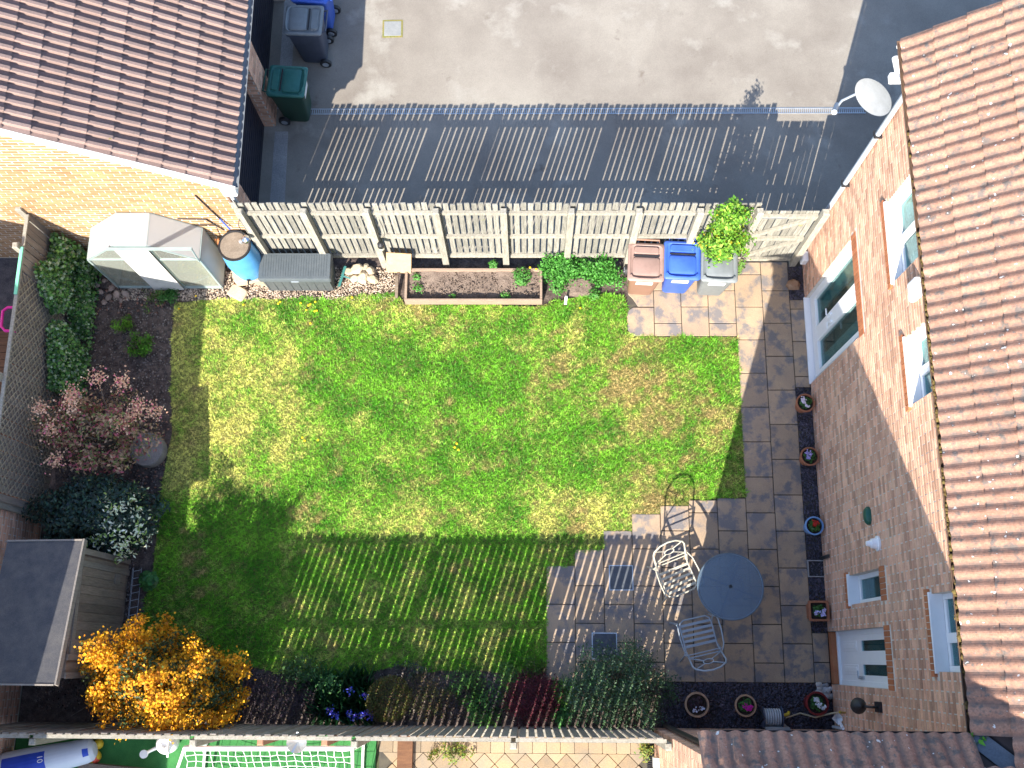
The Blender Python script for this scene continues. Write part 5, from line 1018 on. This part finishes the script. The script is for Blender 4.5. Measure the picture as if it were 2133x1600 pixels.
# twigs on the dark ground under the yellow shrub
t = thing('dry_twig', 'bare dead branch lying in the dark corner below the shed', 'branch', (-10.3, -6.8, 0)); b = MB()
for p in ([(-10.6, -7.0, .03), (-10.2, -6.75, .05), (-9.9, -6.62, .04)], [(-10.35, -6.6, .03), (-10.05, -6.78, .05), (-9.85, -6.9, .04)]): b.tube(p, .008, 6)
b.build('branch', m_twig, t)

# ================================================================== POTS AND SMALL THINGS BY THE HOUSE
def pot(label, x, y, r, h, m, flowers, leafc=(.05, .14, .03), square=False, nfl=14, name='flower_pot', soil_drop=.04):
    t = thing(name, label, 'pot', (x, y, 0), 0, 'pots by the house')
    b = MB()
    if square: b.loft([rrect(r * 1.5, r * 1.5, .02, 0, 2, x, y), rrect(r * 1.9, r * 1.9, .02, h - .04, 2, x, y), rrect(r * 2.05, r * 2.05, .02, h - .04, 2, x, y), rrect(r * 2.05, r * 2.05, .02, h, 2, x, y), rrect(r * 1.65, r * 1.65, .02, h, 2, x, y), rrect(r * 1.6, r * 1.6, .02, h - soil_drop, 2, x, y)], cap1=False)
    else: b.lathe([(r * .68, 0), (r * .92, h - .05), (r * 1.0, h - .05), (r * 1.03, h - .02), (r * 1.0, h), (r * .86, h), (r * .82, h - soil_drop - .01)], 32, (x, y, 0))
    b.build('rim', m, t, smooth=not square)
    b = MB(); (b.loft([rrect(r * 1.6, r * 1.6, .02, h - soil_drop - .02, 2, x, y), rrect(r * 1.6, r * 1.6, .02, h - soil_drop, 2, x, y)]) if square else b.lathe([(0, h - soil_drop), (r * .84, h - soil_drop), (r * .84, h - soil_drop - .02)], 24, (x, y, 0))); b.build('soil', m_potsoil, t)
    Pn, dn = cloud(170, (x, y, h + .0), (r * .6, r * .6, .07), .2, .3, 3, int(abs(y * 50)), h - soil_drop); leaves('foliage', Pn, .045, tint(leafc, len(Pn)), t, None, .6, .6, dn)
    if flowers:
        fc = RNG.uniform(-1, 1, (4, 2)) * r * .42; Pn = np.concatenate([np.array([x + q[0], y + q[1], h + .06])[None] + RNG.normal(0, 1, (nfl, 3)) * np.array([.016, .016, .008]) for q in fc]); leaves('flower', Pn, .032, np.clip(np.tile(flowers, (len(Pn), 1)) * RNG.uniform(.8, 1.2, (len(Pn), 1)), 0, 1), t, m_petal, .9, .7)
    return t
pot('terracotta pot with white and pink flowers nearest the patio doors', .51, -2.24, .145, .28, m_terra, (.75, .65, .72))
pot('terracotta pot with lilac flowers, second along the house wall', .52, -3.09, .145, .28, m_terra, (.45, .38, .70))
pot('blue glazed pot with red flowers by the house wall', .51, -4.16, .140, .30, m_glaze, (.55, .03, .02))
pot('square terracotta planter with pale violet flowers by the wall', .49, -5.42, .145, .30, m_terra, (.62, .58, .85), square=True)
pot('large pale terracotta pot with dark leaves on the slate', -1.37, -6.76, .175, .34, m_terra2, (.6, .6, .7), (.05, .025, .03), nfl=6)
pot('pale terracotta pot with bright magenta flowers on the slate', -.66, -6.77, .155, .30, m_terra2, (.65, .02, .36), nfl=30)
pot('dark red glazed pot with white flowers in the corner by the door', .36, -6.73, .165, .36, m_redpot, (.70, .72, .75), nfl=26)
pb = MB().lathe([(0, -.5), (.7, -.35), (1, 0), (.7, .35), (0, .5)], 8).mesh('pebble', m_pebble, True)
for k in range(26):
    o = put('pebble', pb, None, (random.uniform(.46, .66), random.uniform(-6.66, -6.47), .012 + random.uniform(0, .02)), (0, 0, random.uniform(0, 3))); s = random.uniform(.022, .042); o.scale = (s * 1.25, s, s * .8); tag(o, 'smooth pale pebble in the little heap beside the back door', 'pebble', 'pebbles by the door')
rock('door_stone', (.50, -.21, .05), .12, mat('brown_stone', (.22, .13, .08), (.28, .18, .12), 9, rough=.9), 'rounded brown stone on the slate near the gate post', seed=5, sq=.8)
t = thing('drain_surround', 'square drain gully with pale edging by the house wall', 'drain', (.55, -4.78, 0)); b = MB()
b.b2((.44, -4.665, -.02), (.69, -4.65, .03)); b.b2((.44, -4.905, -.02), (.69, -4.89, .03)); b.b2((.44, -4.89, -.02), (.455, -4.665, .03)); b.build('edging', m_concrete, t)
MB().b2((.456, -4.889, -.02), (.69, -4.666, -.005)).build('gully', m_black, t); b = MB(); b.tube([(.66, -4.62, .0), (.66, -4.62, .32), (HX + .01, -4.62, .36)], .028, 8); b.build('waste_pipe', m_black, t)
# hose reel
t = thing('hose_reel', 'grey garden hose reel standing on the slate by the wing wall', 'hose reel', (-.27, -6.93, 0)); b = MB()
b.tube([(-.42, -6.83, .02), (-.42, -6.93, .38), (-.42, -7.03, .02)], .012, 6); b.tube([(-.12, -6.83, .02), (-.12, -6.93, .38), (-.12, -7.03, .02)], .012, 6); b.tube([(-.42, -6.83, .02), (-.12, -6.83, .02)], .010, 6); b.tube([(-.42, -7.03, .02), (-.12, -7.03, .02)], .010, 6); b.build('stand', m_black, t)
b = MB()
for k in range(7): b.tube([(-.375 + k * .035, -6.93 + .11 * math.cos(a), .20 + .11 * math.sin(a)) for a in [i * math.pi / 9 for i in range(18)]], .015, 6, closed=True)
b.build('hose', mat('pale_hose', (.40, .42, .44), rough=.5), t, smooth=True)
for xx in (-.405, -.135): MB().lathe([(.02, -.006), (.15, -.006), (.15, .006), (.02, .006)], 24, (0, 0, 0), 0, Matrix.Translation((xx, -6.93, .20)) @ Matrix.Rotation(math.pi / 2, 4, 'Y')).build('flange', m_bdark, t)
b = MB(); b.tube([(-.10, -6.90, .24), (-.04, -6.88, .26), (-.03, -6.86, .22)], .022, 8); b.build('connector', m_yellow, t)
t = thing('hose', 'tan hose running from the reel to the wall tap', 'hose', (.2, -6.9, .05)); b = MB(); b.tube([(-.12, -6.96, .12), (.02, -6.93, .05), (.18, -6.88, .05), (.36, -6.93, .20), (.54, -6.86, .42), (.63, -6.84, .52)], .012, 8); b.build('tube', mat('tan_hose', (.42, .34, .22), rough=.5), t, smooth=True)
t = thing('wall_tap', 'outdoor tap with yellow connector low on the house wall', 'tap', (HX, -6.84, .55)); b = MB(); b.tube([(HX + .01, -6.84, .60), (HX - .06, -6.84, .60), (HX - .06, -6.84, .55)], .014, 8); b.build('spout', mat('brass', (.45, .30, .10), rough=.35, metal=.8), t)
MB().lathe([(0, .515), (.02, .515), (.02, .56), (0, .56)], 10, (HX - .06, -6.84, 0)).build('connector', m_yellow, t)
t = thing('paving_offcut', 'grey slab offcut propped against the wing wall', 'slab', (-.25, -7.06, 0)); MB().beam((-.22, -7.04, .0), (-.22, -7.09, .36), .34, .03, (0, 1, 0)).build('slab', m_concrete, t)

# ================================================================== NEIGHBOUR'S GARDEN BEYOND THE BOTTOM FENCE
pv = sheet('neighbour_patio', [(-6.0, -14), (-1.97, -14), (-1.97, -7.16), (-6.0, -7.16)], -.02, m_joint, label='tan block paving beyond the bottom fence')
bm1 = MB().loft([rrect(.20, .155, .008, -.02, 1), rrect(.20, .155, .008, -.004, 1), rrect(.19, .145, .008, 0, 1)]).mesh('paving_block', m_block); bm2 = MB().loft([rrect(.205, .205, .008, -.02, 1), rrect(.205, .205, .008, -.004, 1), rrect(.195, .195, .008, 0, 1)]).mesh('paving_block', m_block)
x = -5.9
while x < -2.1: put('paving_block', bm1, pv, (x, -7.39, random.uniform(-.002, .002))); put('paving_block', bm1, pv, (x + .05, -7.225, random.uniform(-.002, .002))); x += .205
dg = .212 * math.sqrt(2) / 2
for i in range(-1, 30):
    for j in range(7):
        x = -5.95 + i * 2 * dg + (dg if j % 2 else 0); y = -7.62 - j * dg
        if -5.95 < x < -2.1: put('paving_block', bm2, pv, (x, y, random.uniform(-.002, .002)), (0, 0, math.pi / 4))
hbm = MB().loft([[(-dg + .006, 0, z), (0, -dg + .006, z), (dg - .006, 0, z)] for z in (-.02, 0)]).mesh('paving_block', m_block)
x = -5.95 + dg
while x < -2.1: put('paving_block', hbm, pv, (x, -7.474, 0)); x += 2 * dg
# football goal
t = thing('football_goal', 'white football goal with rope net beyond the bottom fence', 'goal', (-7.4, -7.6, 0))
b = MB(); b.tube([(-8.56, -7.36, 0), (-8.56, -7.36, 1.0), (-6.23, -7.34, 1.0), (-6.23, -7.34, 0)], .035, 10); gf = b.build('goal_frame', m_white, t, smooth=True)
b = MB()
for sx in (-8.56, -6.23): b.tube([(sx, -7.36, 1.0), (sx + (-.10 if sx < -7 else .02), -7.72, 1.0), (sx, -8.4, .04)], .022, 8); b.tube([(sx, -7.36, .03), (sx, -8.4, .03)], .022, 8)
b.build('side_bar', m_whitewood, t, smooth=True)
b = MB(); nxn, nyn = 20, 12; G = [[None] * (nyn + 1) for _ in range(nxn + 1)]
for i in range(nxn + 1):
    for j in range(nyn + 1):
        u, v_ = i / nxn, j / nyn; sag = .16 * math.sin(math.pi * u) * math.sin(math.pi * min(1, v_ * 1.2)); G[i][j] = Vector((-8.54 + 2.29 * u + random.uniform(-.015, .015), -7.37 - 1.0 * v_ + random.uniform(-.012, .012) - .07 * math.sin(u * 7) * v_, 1.0 - .95 * v_ ** 1.3 - sag))
for i in range(nxn + 1): b.tube([G[i][j] for j in range(nyn + 1)], .0042, 4)
for j in range(nyn + 1): b.tube([G[i][j] for i in range(nxn + 1)], .0042, 4)
b.build('net', m_white, t)
# inflatable dummy, balls, watering can, posts
t = thing('inflatable_dummy', 'white inflatable football dummy with blue kit print, number 10', 'inflatable', (-10.8, -7.6, 0))
A, B = Vector((-10.14, -7.45, .26)), Vector((-11.75, -7.82, .30)); dr_ = (B - A); L = dr_.length; T = frame(A, dr_.normalized().to_tuple(), Vector((0, -1, .25)).to_tuple()); T = Matrix.Translation(A) @ dr_.to_track_quat('Z', 'Y').to_matrix().to_4x4()
pr = [(0, -.06), (.10, -.045), (.155, .0), (.175, .08), (.185, .3), (.21, .6), (.23, .9), (.24, 1.2), (.22, 1.5), (.15, 1.62), (0, 1.66)]
b = MB(); n = 28; vs = []; fs = []; mi = []
for r, z in pr:
    for k in range(n): an = 2 * math.pi * k / n; vs.append((r * math.cos(an), r * math.sin(an), z))
upl = (T.to_3x3().inverted() @ Vector((.1, -.12, 1))).normalized(); ua = math.atan2(upl.y, upl.x)
for i in range(len(pr) - 1):
    for k in range(n):
        an = 2 * math.pi * (k + .5) / n; da = (an - ua + math.pi) % (2 * math.pi) - math.pi; zc = (pr[i][1] + pr[i + 1][1]) / 2
        blue = (.55 < zc < 1.35 and abs(da) < .75) or (0 < zc < .1 and abs(da) < .28)
        b.add([vs[i * n + k], vs[i * n + (k + 1) % n], vs[(i + 1) * n + (k + 1) % n], vs[(i + 1) * n + k]], [(0, 1, 2, 3)], 1 if blue else 0, T)
b.build('body', [m_vinyl, m_vinylblue], t, smooth=True)
cu = bpy.data.curves.new('number', 'FONT'); cu.body = '10'; cu.size = .11; cu.extrude = .001; cu.align_x = 'CENTER'; cu.align_y = 'CENTER'; cu.materials.append(m_white)
_tmp = bpy.data.objects.new('tmp', cu); nm_ = bpy.data.meshes.new_from_object(_tmp); bpy.data.objects.remove(_tmp); oc = link(bpy.data.objects.new('number_print', nm_)); oc.parent = t
pc = T @ Vector((.222 * math.cos(ua + .30), .222 * math.sin(ua + .30), .66)); zn = (T.to_3x3() @ Vector((math.cos(ua + .30), math.sin(ua + .30), -.05))).normalized(); xa = dr_.normalized(); xa = (xa - zn * xa.dot(zn)).normalized(); ya_ = zn.cross(xa)
oc.matrix_local = Matrix.Translation(-Vector(t.location)) @ Matrix(((ya_.x, -xa.x, zn.x, pc.x), (ya_.y, -xa.y, zn.y, pc.y), (ya_.z, -xa.z, zn.z, pc.z), (0, 0, 0, 1)))
def ball(x, y, r, mats, label, fn=None):
    b = MB(); n = 18; pts_ = [[(x + r * math.sin(th) * math.cos(ph), y + r * math.sin(th) * math.sin(ph), r + r * math.cos(th)) for ph in [2 * math.pi * k / n for k in range(n)]] for th in [math.pi * i / 12 for i in range(1, 12)]]
    b.loft(pts_); 
    o = b.build('ball', mats, None, smooth=True); tag(o, label, 'ball')
    if fn: o.data.polygons.foreach_set('material_index', [1 if fn(p.center) else 0 for p in o.data.polygons])
ball(-10.13, -7.385, .075, [m_yellow], 'small plain yellow ball beyond the bottom fence')
ball(-10.16, -7.56, .10, [m_yellow, m_redblotch], 'yellow and red ball beside the inflatable dummy', lambda c: math.sin(c[0] * 31 + c[1] * 23) > .15)
t = thing('watering_can', 'white toy watering can on the artificial grass', 'watering can', (-9.10, -7.42, 0)); b = MB(); b.lathe([(.11, 0), (.14, .05), (.15, .22), (.10, .30), (.06, .31), (.05, .26)], 20, (-9.08, -7.36, 0)); b.tube([(-9.20, -7.40, .08), (-9.30, -7.46, .22), (-9.36, -7.50, .30)], [.03, .022, .03], 8); b.lathe([(0, 0), (.06, .0), (.06, .02), (0, .025)], 12, (-9.36, -7.50, .30)); b.build('body', m_white, t, smooth=True)
b = MB(); b.tube([(-9.02, -7.30, .28), (-9.0, -7.46, .36), (-9.05, -7.54, .2)], .016, 8); b.build('handle', m_white, t, smooth=True)
t = thing('sleeper_edge', 'weathered timber edging beyond the fence at the bottom left', 'timber', (-9.9, -7.8, 0)); MB().beam((-10.35, -7.70, .12), (-9.2, -7.80, .12), .14, .14).build('timber', m_shed, t)
for k, (x, lb) in enumerate(((-8.25, 'reddish stub post beside a fence post left of the goal'), (-7.38, 'reddish stub post behind the left half of the goal'), (-6.52, 'reddish stub post behind the right half of the goal'))):
    o = put('stub_post', post_mesh(.09, 1.55, m_postred, 'stub_post'), None, (x, -7.225, 0)); tag(o, lb, 'post', 'stub posts along the fence')
o = MB().lathe([(0, 1.55), (.05, 1.58), (.13, 1.68), (.135, 1.70), (.12, 1.69), (.0, 1.60)], 20, (-6.86, -7.22, 0)).build('glass_bowl', mat('clear_bowl', (.55, .58, .60), rough=.1, metal=.6), None, smooth=True); tag(o, 'shiny clear bowl hung on the far side of the bottom fence', 'bowl')
t = thing('low_wall', 'dark low timber edge between artificial grass and paving', 'edging', (-5.8, -7.5, 0)); MB().b2((-5.72, -8.2, 0), (-5.50, -7.19, .10)).build('sleeper', m_deck, t)
for (x, y, nn, lb) in ((-4.85, -7.45, 500, 'yellow-green weeds growing through the neighbour paving'), (-5.25, -7.55, 120, 'few green weeds left on the neighbour paving'), (-2.08, -7.38, 320, 'green plant with yellow flowers by the neighbour wall')): shrub('paving_weed', lb, (x, y, .06), (.26 if nn > 400 else .11, .14, .09), nn, .04, [(.16, .20, .03), (.10, .18, .03), (.24, .22, .04)], .1, .5, nn, .5, nn // 18, .03, .6, 3, 'plant', stem_r=.004)
t = thing('downpipe_grille', 'dark ribbed strip at the foot of the wing wall', 'strip', (-2.03, -7.5, 0)); b = MB()
for k in range(24): b.b2((-2.08, -7.20 - k * .03, 0), (-1.985, -7.218 - k * .03, .02))
b.build('rib', m_black, t)
t = thing('meter_box', 'white meter box on the wing wall beyond the fence end', 'box', (WX, -7.55, .5)); MB().b2((WX - .07, -7.62, .3), (WX + .01, -7.48, .55)).build('case', m_white, t)
# west neighbour: toy handle and deck
t = thing('pink_handle', 'bright pink hoop handle of a toy beyond the left fence', 'toy', (-11.75, -1.1, 0)); b = MB(); b.tube([(-11.72, -.89, .88), (-11.93, -.90, .90), (-12.0, -.96, .90), (-11.99, -1.21, .90), (-11.92, -1.28, .90), (-11.72, -1.28, .88)], .024, 8)
b.tube([(-11.72, -.89, .88), (-11.70, -.89, 0)], .024, 8); b.tube([(-11.72, -1.28, .88), (-11.70, -1.28, 0)], .024, 8); b.build('hoop', m_pink, t, smooth=True)
dk = sheet('deck', [(-13.5, -4.1), (-11.46, -4.1), (-11.46, -1.02), (-13.5, -1.02)], .05, m_deck)
dbm = MB().box((0, 0, 0), (2.0, .115, .03)).mesh('plank', m_deck)
for k in range(24): put('plank', dbm, dk, (-12.48, -1.08 - k * .123, .075))
